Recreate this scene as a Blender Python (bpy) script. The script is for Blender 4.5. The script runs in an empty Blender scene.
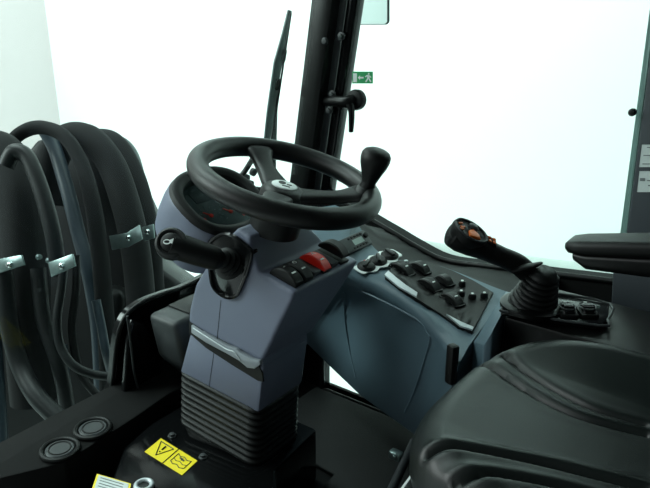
import bpy, bmesh, math, random
from mathutils import Vector, Matrix
random.seed(7)
S = bpy.context.scene
COL = S.collection
V = Vector

# ---------------------------------------------------------------- camera
FPX, PITCH, YAW, CAM_Z = 700.0, math.radians(20), math.radians(37), 1.1
cam_d = bpy.data.cameras.new('camera')
cam = bpy.data.objects.new('camera', cam_d)
COL.objects.link(cam)
cam_d.sensor_width = 36.0
cam_d.lens = FPX / 650.0 * 36.0
cam_d.clip_start = 0.02
cam.location = (0, 0, CAM_Z)
cam.rotation_euler = (math.pi / 2 - PITCH, 0, YAW)
S.camera = cam
# ---------------------------------------------------------------- world, lights, exposure
w = bpy.data.worlds.new('studio_world')
S.world = w
w.use_nodes = True
bg = w.node_tree.nodes['Background']
bg.inputs['Color'].default_value = (0.80, 1.0, 0.97, 1)
bg.inputs['Strength'].default_value = 0.09


def area(name, loc, target, sx, sy, power, color):
    d = bpy.data.lights.new(name, 'AREA')
    d.shape = 'RECTANGLE'
    d.size, d.size_y = sx, sy
    d.energy = power
    d.color = color
    o = bpy.data.objects.new(name, d)
    COL.objects.link(o)
    o.location = loc
    o.rotation_euler = (V(target) - V(loc)).to_track_quat('-Z', 'Y').to_euler()
    return o


area('studio_softbox_overhead', (-3.4, 1.2, 4.3), (-3.0, 2.8, 0.2), 4.0, 2.4, 290, (0.88, 1.0, 0.985))
area('studio_softbox_front', (-4.6, -1.6, 2.6), (-2.0, 2.6, 0.6), 2.0, 2.0, 215, (0.90, 1.0, 0.98))
area('studio_softbox_door', (-1.7, -2.0, 2.3), (-0.9, 1.0, 0.5), 0.9, 0.9, 12, (0.92, 0.98, 1.0))
area('back_wall_fill', (-0.2, 2.5, 3.6), (-0.6, 3.9, 1.2), 2.5, 0.6, 48, (0.85, 1.0, 0.98))  # unseen fill lamp, added to keep the back wall bright
S.view_settings.view_transform = 'Standard'
S.view_settings.look = 'None'
S.view_settings.gamma = 1.0
S.view_settings.use_curve_mapping = False
S.view_settings.exposure = 0.0

# ---------------------------------------------------------------- measuring helpers (sight lines of the survey camera)
CH = V((-math.sin(YAW), math.cos(YAW), 0))
CR = V((math.cos(YAW), math.sin(YAW), 0))
CF = CH * math.cos(PITCH) - V((0, 0, math.sin(PITCH)))
CU = CH * math.sin(PITCH) + V((0, 0, math.cos(PITCH)))
CO = V((0, 0, CAM_Z))


def ray(x, y):
    return CF + CR * ((x - 325) / FPX) + CU * ((244 - y) / FPX)


def at(x, y, d):
    return CO + ray(x, y) * d


def onX(x, y, v):
    q = ray(x, y)
    return CO + q * (v / q.x)


def onY(x, y, v):
    q = ray(x, y)
    return CO + q * (v / q.y)


def onZ(x, y, v):
    q = ray(x, y)
    return CO + q * ((v - CAM_Z) / q.z)


def onP(x, y, p0, n):
    q = ray(x, y)
    return CO + q * ((V(p0) - CO).dot(V(n)) / q.dot(V(n)))


# ---------------------------------------------------------------- materials
def lin(c):
    return c / 12.92 if c <= 0.04045 else ((c + 0.055) / 1.055) ** 2.4


def rgb(r, g, b):
    return (lin(r / 255), lin(g / 255), lin(b / 255), 1)


def mat(name, col, rough=0.5, metal=0.0, bump=0.0, scale=200.0, var=0.06, spec=0.5, coat=0.0):
    m = bpy.data.materials.new(name)
    m.use_nodes = True
    nt = m.node_tree
    b = nt.nodes['Principled BSDF']
    tc = nt.nodes.new('ShaderNodeTexCoord')
    nz = nt.nodes.new('ShaderNodeTexNoise')
    nz.inputs['Scale'].default_value = scale
    nz.inputs['Detail'].default_value = 3
    nt.links.new(tc.outputs['Object'], nz.inputs['Vector'])
    mx = nt.nodes.new('ShaderNodeMix')
    mx.data_type = 'RGBA'
    mx.inputs[6].default_value = tuple(c * (1 - var) for c in col[:3]) + (1,)
    mx.inputs[7].default_value = tuple(min(1, c * (1 + var)) for c in col[:3]) + (1,)
    nt.links.new(nz.outputs['Fac'], mx.inputs[0])
    nt.links.new(mx.outputs[2], b.inputs['Base Color'])
    b.inputs['Roughness'].default_value = rough
    b.inputs['Metallic'].default_value = metal
    b.inputs['Specular IOR Level'].default_value = spec
    b.inputs['Coat Weight'].default_value = coat
    if bump:
        bp = nt.nodes.new('ShaderNodeBump')
        bp.inputs['Strength'].default_value = bump
        bp.inputs['Distance'].default_value = 0.001
        nt.links.new(nz.outputs['Fac'], bp.inputs['Height'])
        nt.links.new(bp.outputs['Normal'], b.inputs['Normal'])
    return m


def glass_mat(name, tint, gloss=0.06):
    m = bpy.data.materials.new(name)
    m.use_nodes = True
    nt = m.node_tree
    nt.nodes.clear()
    out = nt.nodes.new('ShaderNodeOutputMaterial')
    t = nt.nodes.new('ShaderNodeBsdfTransparent')
    t.inputs['Color'].default_value = tint
    g = nt.nodes.new('ShaderNodeBsdfGlossy')
    g.inputs['Roughness'].default_value = 0.02
    fr = nt.nodes.new('ShaderNodeFresnel')
    fr.inputs['IOR'].default_value = 1.13
    mx = nt.nodes.new('ShaderNodeMixShader')
    nt.links.new(fr.outputs[0], mx.inputs[0])
    nt.links.new(t.outputs[0], mx.inputs[1])
    nt.links.new(g.outputs[0], mx.inputs[2])
    nt.links.new(mx.outputs[0], out.inputs['Surface'])
    return m


M = {
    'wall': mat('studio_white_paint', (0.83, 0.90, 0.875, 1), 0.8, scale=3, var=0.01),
    'wall_left': mat('studio_left_wall', (0.65, 0.585, 0.585, 1), 0.8, scale=3, var=0.01),  # darker base colour than the back wall
    'floor': mat('studio_floor_paint', (0.72, 0.78, 0.77, 1), 0.6, scale=3, var=0.03),
    'grey': mat('grey_moulded_plastic', rgb(100, 106, 124), 0.5, bump=0.25, scale=900, var=0.04),
    'console': mat('slate_moulded_plastic', rgb(84, 105, 116), 0.5, bump=0.25, scale=900, var=0.05),
    'black': mat('black_plastic', rgb(12, 13, 13), 0.5, spec=0.28, bump=0.2, scale=900),
    'soft': mat('black_soft_grip', rgb(9, 10, 10), 0.42, spec=0.36, bump=0.4, scale=700),
    'gloss': mat('black_gloss_paint', rgb(12, 13, 14), 0.14, spec=0.28),
    'satin': mat('black_satin_paint', rgb(9, 10, 10), 0.35, spec=0.28),
    'dull': mat('dull_black_trim', rgb(9, 10, 10), 0.7, bump=0.3, scale=400, spec=0.2),
    'darkgrey': mat('dark_grey_plastic', rgb(42, 46, 48), 0.5, bump=0.2, scale=700),
    'pillar': mat('slate_pillar_trim', rgb(44, 50, 56), 0.6, bump=0.2, scale=500),
    'rubber': mat('black_rubber', rgb(14, 16, 16), 0.45, spec=0.28, bump=0.3, scale=500),
    'matt': mat('matt_black_floor_rubber', rgb(22, 25, 25), 0.75, bump=0.8, scale=260, var=0.35),
    'vinyl': mat('black_seat_vinyl', rgb(15, 21, 20), 0.38, spec=0.36, bump=0.35, scale=800, var=0.05),
    'piping': mat('seat_edge_vinyl', rgb(14, 16, 16), 0.5),
    'sleeve': mat('woven_hose_sleeve', rgb(13, 15, 16), 0.85, spec=0.28, bump=0.8, scale=400, var=0.2),
    'hose': mat('hydraulic_hose_rubber', rgb(18, 21, 22), 0.45, spec=0.28, scale=60, var=0.2),
    'blue': mat('blue_grey_painted_tube', rgb(34, 47, 56), 0.45, scale=40, var=0.15),
    'steel': mat('zinc_plated_steel', rgb(128, 144, 143), 0.3, metal=0.9, scale=50, var=0.2),
    'silver': mat('silver_paint', rgb(190, 198, 200), 0.35, metal=0.3),
    'lever': mat('grey_lever_plastic', rgb(132, 138, 144), 0.4),
    'chrome': mat('chrome', rgb(220, 225, 225), 0.12, metal=1.0),
    'white': mat('white_print', rgb(228, 234, 232), 0.5),
    'labelwhite': mat('white_label', rgb(205, 214, 212), 0.5),
    'ink': mat('black_ink', rgb(14, 14, 14), 0.5),
    'greyink': mat('grey_ink', rgb(110, 116, 116), 0.6),
    'red': mat('red_plastic', rgb(232, 44, 32), 0.35),
    'orange': mat('orange_plastic', rgb(245, 118, 36), 0.4),
    'yellow': mat('yellow_sticker', rgb(246, 222, 26), 0.4),
    'green': mat('green_sign', rgb(34, 158, 92), 0.45),
    'lcd': mat('lcd_grey_green', rgb(138, 156, 150), 0.25),
    'gauge': mat('gauge_face_black', rgb(34, 40, 44), 0.35),
    'fender': mat('pale_grey_bodywork', rgb(205, 212, 208), 0.5, scale=5, var=0.02),
    'mirror': mat('pale_mirror_shell', rgb(222, 240, 236), 0.35, scale=20, var=0.03),
    'dirty': mat('dark_loader_paint', rgb(10, 12, 13), 0.5, spec=0.28, scale=12, var=0.4),
    'wiper': mat('weathered_wiper_metal', rgb(56, 68, 68), 0.45),
    'glass': glass_mat('window_glass', (0.93, 0.985, 0.97, 1)),
    'lens': glass_mat('gauge_lens', (0.85, 0.9, 0.9, 1)),
    'seal': mat('glass_edge_seal', rgb(165, 198, 192), 0.4),
}


# ---------------------------------------------------------------- mesh builder
def frame(o, x, y=None, z=None):
    """Matrix with origin o; x axis exact, y or z as hint."""
    x = V(x).normalized()
    if z is not None:
        z = V(z)
        y = z.cross(x).normalized()
        z = x.cross(y)
    else:
        y = V(y)
        z = x.cross(y).normalized()
        y = z.cross(x)
    m = Matrix.Identity(4)
    for i in range(3):
        m[i][0], m[i][1], m[i][2], m[i][3] = x[i], y[i], z[i], o[i]
    return m


def T(x, y, z):
    return Matrix.Translation((x, y, z))


def smooth_path(pts, k=6):
    pts = [V(p) for p in pts]
    if len(pts) < 3:
        return pts
    out = []
    for i in range(len(pts) - 1):
        p0 = pts[max(i - 1, 0)]
        p1, p2 = pts[i], pts[i + 1]
        p3 = pts[min(i + 2, len(pts) - 1)]
        for j in range(k):
            t = j / k
            out.append(0.5 * ((2 * p1) + (p2 - p0) * t + (2 * p0 - 5 * p1 + 4 * p2 - p3) * t * t
                              + (3 * p1 - p0 - 3 * p2 + p3) * t ** 3))
    out.append(pts[-1])
    return out


class MB:
    def __init__(self):
        self.bm = bmesh.new()

    def _merge(self, tb, m=None):
        if m is not None:
            tb.transform(m)
        bmesh.ops.recalc_face_normals(tb, faces=tb.faces)
        me = bpy.data.meshes.new('t')
        tb.to_mesh(me)
        tb.free()
        self.bm.from_mesh(me)
        bpy.data.meshes.remove(me)
        return self

    def box(self, m, sx, sy, sz, bev=0.0, seg=2):
        tb = bmesh.new()
        bmesh.ops.create_cube(tb, size=1)
        bmesh.ops.scale(tb, vec=(sx, sy, sz), verts=tb.verts)
        if bev:
            bmesh.ops.bevel(tb, geom=list(tb.edges), offset=min(bev, 0.49 * min(sx, sy, sz)), segments=seg,
                            profile=0.5, affect='EDGES')
        return self._merge(tb, m)

    def prism(self, pts, h, m=None, bev=0.0, seg=2, z0=0.0):
        """polygon in local xy, from z0 to z0+h"""
        tb = bmesh.new()
        a = [tb.verts.new((p[0], p[1], z0)) for p in pts]
        b = [tb.verts.new((p[0], p[1], z0 + h)) for p in pts]
        n = len(pts)
        tb.faces.new(a[::-1])
        tb.faces.new(b)
        for i in range(n):
            tb.faces.new((a[i], a[(i + 1) % n], b[(i + 1) % n], b[i]))
        bmesh.ops.recalc_face_normals(tb, faces=tb.faces)
        if bev:
            bmesh.ops.bevel(tb, geom=list(tb.edges), offset=bev, segments=seg, profile=0.5, affect='EDGES')
        return self._merge(tb, m)

    def solid(self, pts, d, bev=0.0, seg=2):
        """3D polygon extruded along vector d"""
        tb = bmesh.new()
        d = V(d)
        a = [tb.verts.new(V(p)) for p in pts]
        b = [tb.verts.new(V(p) + d) for p in pts]
        n = len(pts)
        tb.faces.new(a[::-1])
        tb.faces.new(b)
        for i in range(n):
            tb.faces.new((a[i], a[(i + 1) % n], b[(i + 1) % n], b[i]))
        bmesh.ops.recalc_face_normals(tb, faces=tb.faces)
        if bev:
            bmesh.ops.bevel(tb, geom=list(tb.edges), offset=bev, segments=seg, profile=0.5, affect='EDGES')
        return self._merge(tb)

    def loft(self, rings, cap=True, closed=True, loop=False, m=None):
        tb = bmesh.new()
        vs = [[tb.verts.new(V(p)) for p in r] for r in rings]
        n = len(rings[0])
        k = len(rings)
        for i in range(k if loop else k - 1):
            for j in range(n if closed else n - 1):
                tb.faces.new((vs[i][j], vs[i][(j + 1) % n], vs[(i + 1) % k][(j + 1) % n], vs[(i + 1) % k][j]))
        if cap and not loop:
            tb.faces.new(vs[0][::-1])
            tb.faces.new(vs[-1])
        return self._merge(tb, m)

    def tube(self, pts, r, n=12, k=6, loop=False, flat=1.0, hint=None):
        """r: number or list per control point; flat squeezes the section"""
        raw = [V(p) for p in pts]
        if loop:
            path = raw
            rad = [r] * len(path)
        else:
            path = smooth_path(raw, k)
            if isinstance(r, (int, float)):
                rad = [r] * len(path)
            else:
                rad = []
                for i in range(len(path)):
                    t = i / max(1, len(path) - 1) * (len(r) - 1)
                    a = min(int(t), len(r) - 2) if len(r) > 1 else 0
                    rad.append(r[a] + (r[a + 1] - r[a]) * (t - a))
        rings = []
        L = len(path)
        up = None
        for i in range(L):
            if loop:
                tg = (path[(i + 1) % L] - path[i - 1]).normalized()
            else:
                tg = (path[min(i + 1, L - 1)] - path[max(i - 1, 0)]).normalized()
            if up is None:
                h = V(hint) if hint is not None else (V((0, 0, 1)) if abs(tg.z) < 0.9 else V((1, 0, 0)))
                up = (h - tg * h.dot(tg)).normalized()
            else:
                up = (up - tg * up.dot(tg)).normalized()
            sd = tg.cross(up)
            rings.append([path[i] + (up * math.cos(2 * math.pi * j / n) * flat + sd * math.sin(2 * math.pi * j / n)) * rad[i]
                          for j in range(n)])
        return self.loft(rings, loop=loop)

    def lathe(self, prof, m=None, n=32):
        """profile of (r, z) along local z"""
        rings = []
        for r, z in prof:
            r = max(r, 1e-5)
            rings.append([V((r * math.cos(2 * math.pi * j / n), r * math.sin(2 * math.pi * j / n), z)) for j in range(n)])
        return self.loft(rings, m=m)

    def ring(self, m, rx, ry, tube, n=48, k=10, hz=1.0):
        rings = []
        for i in range(n):
            a = 2 * math.pi * i / n
            c = V((rx * math.cos(a), ry * math.sin(a), 0))
            o = V((math.cos(a), math.sin(a), 0))
            rings.append([c + o * math.cos(2 * math.pi * j / k) * tube + V((0, 0, hz * tube * math.sin(2 * math.pi * j / k)))
                          for j in range(k)])
        return self.loft(rings, loop=True, m=m)

    def build(self, name, material, parent=None, angle=38, subs=0, remesh=0.0, smooth=0, world=True):
        me = bpy.data.meshes.new(name)
        off = V((0, 0, 0))
        q = parent
        while q is not None:
            off += q.location
            q = q.parent
        if parent is not None:
            self.bm.transform(Matrix.Translation(-off))
        bmesh.ops.recalc_face_normals(self.bm, faces=self.bm.faces)
        self.bm.to_mesh(me)
        self.bm.free()
        me.materials.append(material)
        for p in me.polygons:
            p.use_smooth = angle > 0
        if angle > 0:
            me.set_sharp_from_angle(angle=math.radians(angle))
        o = bpy.data.objects.new(name, me)
        COL.objects.link(o)
        if remesh:
            r = o.modifiers.new('remesh', 'REMESH')
            r.mode = 'VOXEL'
            r.voxel_size = remesh
            r.use_smooth_shade = True
            s = o.modifiers.new('smooth', 'SMOOTH')
            s.factor = 0.5
            s.iterations = smooth
        if subs:
            s = o.modifiers.new('sub', 'SUBSURF')
            s.levels = s.render_levels = subs
        if parent is not None:
            o.parent = parent
        return o


def recentre(o):
    """put a single-mesh object's origin at its base"""
    vs = [v.co for v in o.data.vertices]
    c = V(((min(v.x for v in vs) + max(v.x for v in vs)) / 2, (min(v.y for v in vs) + max(v.y for v in vs)) / 2,
           min(v.z for v in vs)))
    o.data.transform(Matrix.Translation(-c))
    o.location = c
    return o


def thing(name, label, cat, loc, group=None):
    o = bpy.data.objects.new(name, None)
    o.empty_display_size = 0.05
    COL.objects.link(o)
    o.location = loc
    return tag(o, label, cat, group)


def tag(o, label, cat, group=None):
    o['label'] = label
    o['category'] = cat
    if group:
        o['group'] = group
    return o


def struct(o):
    o['kind'] = 'structure'
    return o


def decal(polys, p0, n, parent, name, material, th=0.0006):
    """flat printed marks, px outlines dropped on a plane"""
    b = MB()
    for poly in polys:
        b.solid(poly, V(n).normalized() * th)
    return b.build(name, material, parent)


# key numbers of the cab ------------------------------------------------------------------
YR = 1.75                    # right window plane
def xw(z):                   # windscreen plane
    return -1.45 + 0.17 * z
NW = V((1, 0, -0.17)).normalized()
PW = V((xw(0), 0, 0))
FLOOR = -0.06
STEP = 0.09                  # raised black pedestal round the column
LEDGE = 0.115
C = at(286, 179.5, 1.40)       # steering wheel centre
AX = V((0.25, 0, 0.968)).normalized()
E1 = V((0.968, 0, -0.25)).normalized()
EY = V((0, 1, 0))
MC = frame(C, E1, y=EY)      # column frame: x rearward, y right, z up the column
YL = 0.95
YRT = 1.12


def Lc(x, y, yy=YL):
    v = onY(x, y, yy) - C
    return (v.dot(E1), v.dot(AX))


# ================================================================ SETTING: studio
GZ = -0.95
struct(MB().box(T(-2, 0, GZ - 0.05), 16, 14, 0.1).build('floor', M['floor']))
struct(MB().box(T(-0.5, 3.9, 2.0), 11.2, 0.1, 6.0).build('wall_back', M['wall']))
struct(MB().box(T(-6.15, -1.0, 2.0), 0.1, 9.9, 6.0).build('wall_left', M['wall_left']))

# ================================================================ SETTING: cab shell
# cab floor plate
struct(MB().box(T(-0.55, 1.01, FLOOR - 0.03), 1.75, 1.04, 0.06).build('floor', M['satin']))
# roof and rear bulkhead close the cab above and behind the seat
struct(MB().box(T(-0.5, 1.12, 1.66), 1.6, 1.4, 0.06, 0.02).build('ceiling', M['darkgrey']))
struct(MB().box(T(0.42, 1.12, 0.8), 0.05, 1.3, 1.7, 0.01).build('wall_rear', M['darkgrey']))

# front bulkhead with stepped top edge following the windscreen
lowz, highz = 0.09, onP(190, 284, PW, NW).z
corner = onP(105, 398, PW, NW)
stepc = onP(116, 325, PW, NW)
edge_px = [(-60, 483), (0, 452), (50, 427), (85, 408), (100, 400), (108, 391), (112, 376), (115, 345), (119, 326), (128, 311), (144, 300), (165, 292), (190, 283)]
edge = [onP(x, y, PW, NW) for x, y in edge_px]
last = edge[-1]
edge.append(V((xw(last.z + 0.03), 1.5, last.z + 0.03)))
edge.append(V((xw(0.40), YR, 0.40)))
edge_s = smooth_path(edge, 4)
b = MB()
poly = [p.copy() for p in edge_s] + [V((xw(FLOOR), YR, FLOOR)), V((xw(FLOOR), edge_s[0].y, FLOOR))]
b.solid(poly, (-0.018, 0, 0))
struct(b.build('wall_front', M['gloss']))
b = MB()
b.tube([p + V((0.006, 0, 0)) for p in edge_s], 0.006, 10, k=1)
struct(b.build('trim_1', M['rubber']))
# windscreen glass
b = MB()
top = 1.62
poly = [p + V((0.004, 0, 0)) for p in edge_s] + [V((xw(top), YR, top)), V((xw(top), edge_s[0].y, top))]
b.solid(poly, (-0.006, 0, 0))
struct(b.build('window_1', M['glass'], angle=0))

# right side: lower wall with sill that follows the lower edge of the side window
sill_px = [(340, 200), (371, 219), (395, 233), (415, 245), (443, 259), (480, 265), (520, 269), (560, 274), (610, 280), (640, 284)]
sill = smooth_path([onY(x, y, YR) for x, y in sill_px], 4)
b = MB()
poly = [p.copy() for p in sill] + [V((0.4, YR, sill[-1].z)), V((0.4, YR, 0.10)), V((xw(0.1), YR, 0.10)), V((xw(.5), YR, sill[0].z))]
b.solid(poly, (0, 0.05, 0))
wr = struct(b.build('wall_right', M['dull']))
b = MB()
b.tube([p + V((0, -0.004, 0)) for p in sill], 0.008, 10, k=1)
struct(b.build('trim_2', M['rubber']))
# lower flank steps inward and holds a small kick window beside the floor mat
kY = 1.5
k0 = [onY(x, y, kY) for x, y in [(318, 362), (322, 388), (332, 393), (372, 405), (372, 380), (340, 352)]]
kz0, kz1 = min(p.z for p in k0), max(p.z for p in k0)
kx0, kx1 = k0[1].x, -0.78
b = MB()
b.box(T((xw(0) + kx0) / 2, kY + 0.02, (FLOOR + 0.2) / 2), kx0 - xw(0), 0.04, 0.2 - FLOOR)
b.box(T((kx1 + 0.4) / 2, kY + 0.02, (FLOOR + 0.2) / 2), 0.4 - kx1, 0.04, 0.2 - FLOOR)
b.box(T((kx0 + kx1) / 2, kY + 0.02, (FLOOR + kz0) / 2), kx1 - kx0, 0.04, kz0 - FLOOR)
b.box(T((kx0 + kx1) / 2, kY + 0.02, (0.2 + kz1) / 2), kx1 - kx0, 0.04, max(0.01, 0.2 - kz1))
b.solid([V((xw(0), kY, 0.18)), V((xw(0), kY, 0.22)), V((xw(0.2), YR + 0.04, 0.16)), V((xw(0.2), YR + 0.04, 0.12))], (1.85, 0, 0))
struct(b.build('wall_right', M['satin']))
k3 = struct(MB().box(T((kx0 + kx1) / 2, kY + 0.02, (kz0 + kz1) / 2), kx1 - kx0, 0.006, kz1 - kz0).build('window_3', M['glass']))
b = MB()
fr = [V((kx0, kY, kz0)), V((kx1, kY, kz0)), V((kx1, kY, kz1)), V((kx0, kY, kz1))]
for i in range(4):
    b.tube([fr[i], fr[(i + 1) % 4]], 0.008, 8)
b.build('window_frame', M['rubber'], k3)

# pillars
def pillar_pts(z):
    return V((xw(z), YR, z))
b = MB()
pa, pb = pillar_pts(FLOOR), pillar_pts(1.66)
axp = (pb - pa).normalized()
mp = frame((pa + pb) / 2 + V((-0.02, -0.01, 0)), axp, y=(0, 1, 0))
b.box(mp, (pb - pa).length, 0.10, 0.078, 0.012)
tr3 = struct(b.build('trim_3', M['satin']))
b = MB()
mp2 = frame((pa + pb) / 2 + V((0.055, 0.008, 0.0)), axp, y=(0, 1, 0))
b.box(mp2, (pb - pa).length, 0.05, 0.034, 0.01)
b.build('gloss_strip', M['gloss'], tr3)
b = MB()
mp3 = frame((pa + pb) / 2 + V((0.032, -0.022, 0.0)), axp, y=(0, 1, 0))
b.box(mp3, (pb - pa).length, 0.008, 0.022, 0.004)
b.build('seal_strip', M['darkgrey'], tr3)
pb1 = onY(325, 41, YR - 0.062)
b = MB()
b.lathe([(0.0, 0.008), (0.008, 0.007), (0.011, 0.002), (0.011, 0)], frame(pb1, (1, 0, 0), z=(0, -1, 0)), 16)
b.build('cap_screw', M['darkgrey'], tr3)

bl, bt = onY(618, 262, YR), onY(652, 0, YR)
b = MB()
b.solid([onY(626, 235, YR - 0.02), onY(657, 0, YR - 0.02), V((0.1, YR - 0.02, 1.7)), V((0.1, YR - 0.02, 0.2)), onY(610, 345, YR - 0.02)], (0, 0.09, 0), 0.006)
tr4 = struct(b.build('trim_4', M['pillar']))
b = MB()
b.solid([onY(620, 235, YR), onY(651, 0, YR), onY(656, 0, YR), onY(626, 235, YR)], (0, 0.05, 0))
b.build('edge_seal', M['seal'], tr4)
b = MB()
p = onY(633, 112, YR - 0.02)
b.lathe([(0.0, 0.016), (0.006, 0.015), (0.009, 0.010), (0.009, 0)], frame(p, (0, 0, 1), z=(0, -1, 0)), 14)
b.build('bump_stop', M['rubber'], tr4)
# right window glass
b = MB()
poly = [p.copy() for p in sill] + [V((-0.3, YR, sill[-1].z)), V((-0.3, YR, 1.62)), V((xw(1.62), YR, 1.62)), V((xw(sill[0].z), YR, sill[0].z))]
b.solid(poly, (0, 0.006, 0))
struct(b.build('window_2', M['glass'], angle=0))

# ================================================================ outside the right window: rear fender
b = MB()
f0 = [onY(x, y, 1.92) for x, y in [(395, 236), (440, 243), (500, 252), (560, 260), (625, 266)]]
f0 = smooth_path(f0, 5)
rings = []
for p in f0:
    rings.append([p + V((0, 0, 0)), p + V((0, -0.02, 0.0)), p + V((0, -0.06, -0.012)), p + V((0, -0.09, -0.05)), p + V((0, -0.095, -0.3)), p + V((0, 0.0, -0.3))])
b.loft(rings)
o = recentre(b.build('fender', M['fender']))
tag(o, 'pale grey fender ledge just outside the right side window', 'fender')

# ================================================================ ledge below the windscreen, pedestal, mat
ep = [onZ(x, y, LEDGE) for x, y in [(-30, 484), (0, 478), (65, 462), (135, 417), (168, 394)]]
b = MB()
pts = [(p.x, p.y) for p in ep] + [(-1.25, 1.45), (xw(LEDGE) + 0.006, 1.45), (xw(LEDGE) + 0.006, edge_s[0].y), (ep[0].x, edge_s[0].y)]
b.prism(pts, LEDGE - FLOOR, T(0, 0, FLOOR), 0.006)
front_ledge = recentre(b.build('front_ledge', M['dull']))
tag(front_ledge, 'black ledge below the windscreen carrying two round caps', 'ledge')
for (x, y), lab in [((60, 450), 'round ribbed black cap on the front ledge, nearer the left edge of the photo'),
                    ((93, 429), 'round ribbed black cap on the front ledge, nearer the steering column')]:
    p = onZ(x, y, LEDGE + 0.004)
    t = thing('round_cap', lab, 'cap', (p.x, p.y, LEDGE), 'round caps on the front ledge')
    mm = T(p.x, p.y, LEDGE)
    MB().lathe([(0.0, 0.009), (0.030, 0.009), (0.033, 0.006), (0.033, 0.0)], mm, 40).build('disc', M['darkgrey'], t)
    MB().ring(mm @ T(0, 0, 0.006), 0.040, 0.040, 0.0055, 48, 8).build('outer_ring', M['rubber'], t)
    MB().ring(mm @ T(0, 0, 0.009), 0.024, 0.024, 0.002, 40, 6).build('inner_ring', M['rubber'], t)

b = MB()
pts = [(-1.235, 1.15), (-1.235, 0.92), (-1.21, 0.82), (-1.13, 0.72), (-0.90, 0.62), (-0.74, 0.62), (-0.76, 0.86), (-0.87, 0.97), (-0.89, 1.15)]
b.prism(pts, STEP - FLOOR, T(0, 0, FLOOR), 0.01)
o = recentre(b.build('pedestal', M['gloss']))
tag(o, 'glossy black floor pedestal carrying the steering column and yellow warning sticker', 'pedestal')

b = MB()
b.prism([(-0.84, 1.0), (-0.86, 1.18), (-1.15, 1.20), (-1.15, 1.48), (-0.55, 1.48), (-0.55, 1.0)], 0.012, T(0, 0, FLOOR + 0.0005), 0.004)
o = recentre(b.build('floor_mat', M['matt']))
tag(o, 'dark textured rubber mat on the cab floor between column and console', 'mat')

# ================================================================ steering column
def cl(x, y, z):             # column coordinates -> world
    return C + E1 * x + EY * y + AX * z
YM = (YL + YRT) / 2 - C.y    # column mid-plane in column coordinates
col_t = thing('steering_column', 'blue-grey steering column with ribbed black boot rising from the pedestal', 'steering column',
              onZ(225, 440, STEP))
side = [Lc(188, 325), Lc(262, 361), Lc(292, 300), Lc(294, 293), Lc(258, 272), Lc(250, 243)]
b = MB()
# neck and switch shelf
prof = [Lc(188, 325), Lc(262, 361), Lc(273, 340), (0.02, -0.16), (0.005, -0.103), (-0.03, -0.10), (-0.075, -0.17), Lc(195, 285), Lc(189, 310)]
hw = (YRT - YL) / 2
my = frame(C, E1, z=-EY)     # x rearward, y up the column, z towards the driver's left
def side_prism(b, pts, y0, y1, bev=0.0):
    b.solid([cl(p[0], y0 - C.y, p[1]) for p in pts], (0, y1 - y0, 0), bev)
side_prism(b, prof, YL, YRT)
# switch shelf flaring out towards the driver
shelf = side + [(-0.03, -0.12), (-0.03, -0.25), Lc(240, 345)]
yr_of = [YRT, YRT, YRT + 0.045, YRT + 0.05, YRT + 0.05, YRT, YRT, YRT, YRT]
b.loft([[cl(p[0], YL - C.y, p[1]) for p in shelf], [cl(p[0], q - C.y, p[1]) for p, q in zip(shelf, yr_of)]])
# instrument bucket, a rounded hood in front of the wheel
TH = math.radians(57)
NB = (V((math.cos(TH), 0, math.sin(TH)))).normalized()
PB = onY(221, 200, YL + 0.088)
MBZ = frame(PB, EY, z=NB)    # x to the driver's right, y up the face, z out of the face
RX, RY = 0.099, 0.086
rings = []
for zz, g, sy in ((-0.032, -0.10, 0), (-0.032, -0.022, 0), (-0.012, -0.004, 0), (0.002, 0.004, 0), (0.002, 0.010, 0), (-0.004, 0.015, 0), (-0.03, 0.018, 0), (-0.07, 0.018, 0), (-0.11, 0.012, 0.002), (-0.145, -0.004, 0.000), (-0.165, -0.04, -0.01)):
    r = []
    for k in range(56):
        a = 2 * math.pi * k / 56
        c_, s_ = math.cos(a), math.sin(a)
        ex_ = 2 / 2.5
        r.append(MBZ @ V(((RX + g) * math.copysign(abs(c_) ** ex_, c_), sy + (RY + g) * math.copysign(abs(s_) ** ex_, s_), zz)))
    rings.append(r)
b.loft(rings)
upper = b.build('upper_housing', M['grey'], col_t, remesh=0.0035, smooth=9)

# lower housing below the split line
b = MB()
low = [Lc(190, 331), Lc(263, 367), Lc(258, 414), Lc(179, 373)]
side_prism(b, low, YL + 0.001, YRT - 0.016, 0.008)
b.build('lower_housing', M['grey'], col_t)
# dark joint between the two housings and fine mould seam
b = MB()
jo = [Lc(192, 318), Lc(261, 350), Lc(262, 372), Lc(192, 338)]
side_prism(b, jo, YL + 0.005, YRT - 0.017)
b.build('neck_core', M['grey'], col_t)
b = MB()
sm = [onY(x, y, YL) for x, y in [(221, 300), (217, 340)]]
b.tube([p + V((0, 0.0002, 0)) for p in sm], 0.0009, 6)
sm = [onY(x, y, YL + 0.001) for x, y in [(214, 352), (209, 388)]]
b.tube([p + V((0, 0.0002, 0)) for p in sm], 0.0009, 6)
b.build('mould_seam', M['black'], col_t)

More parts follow.
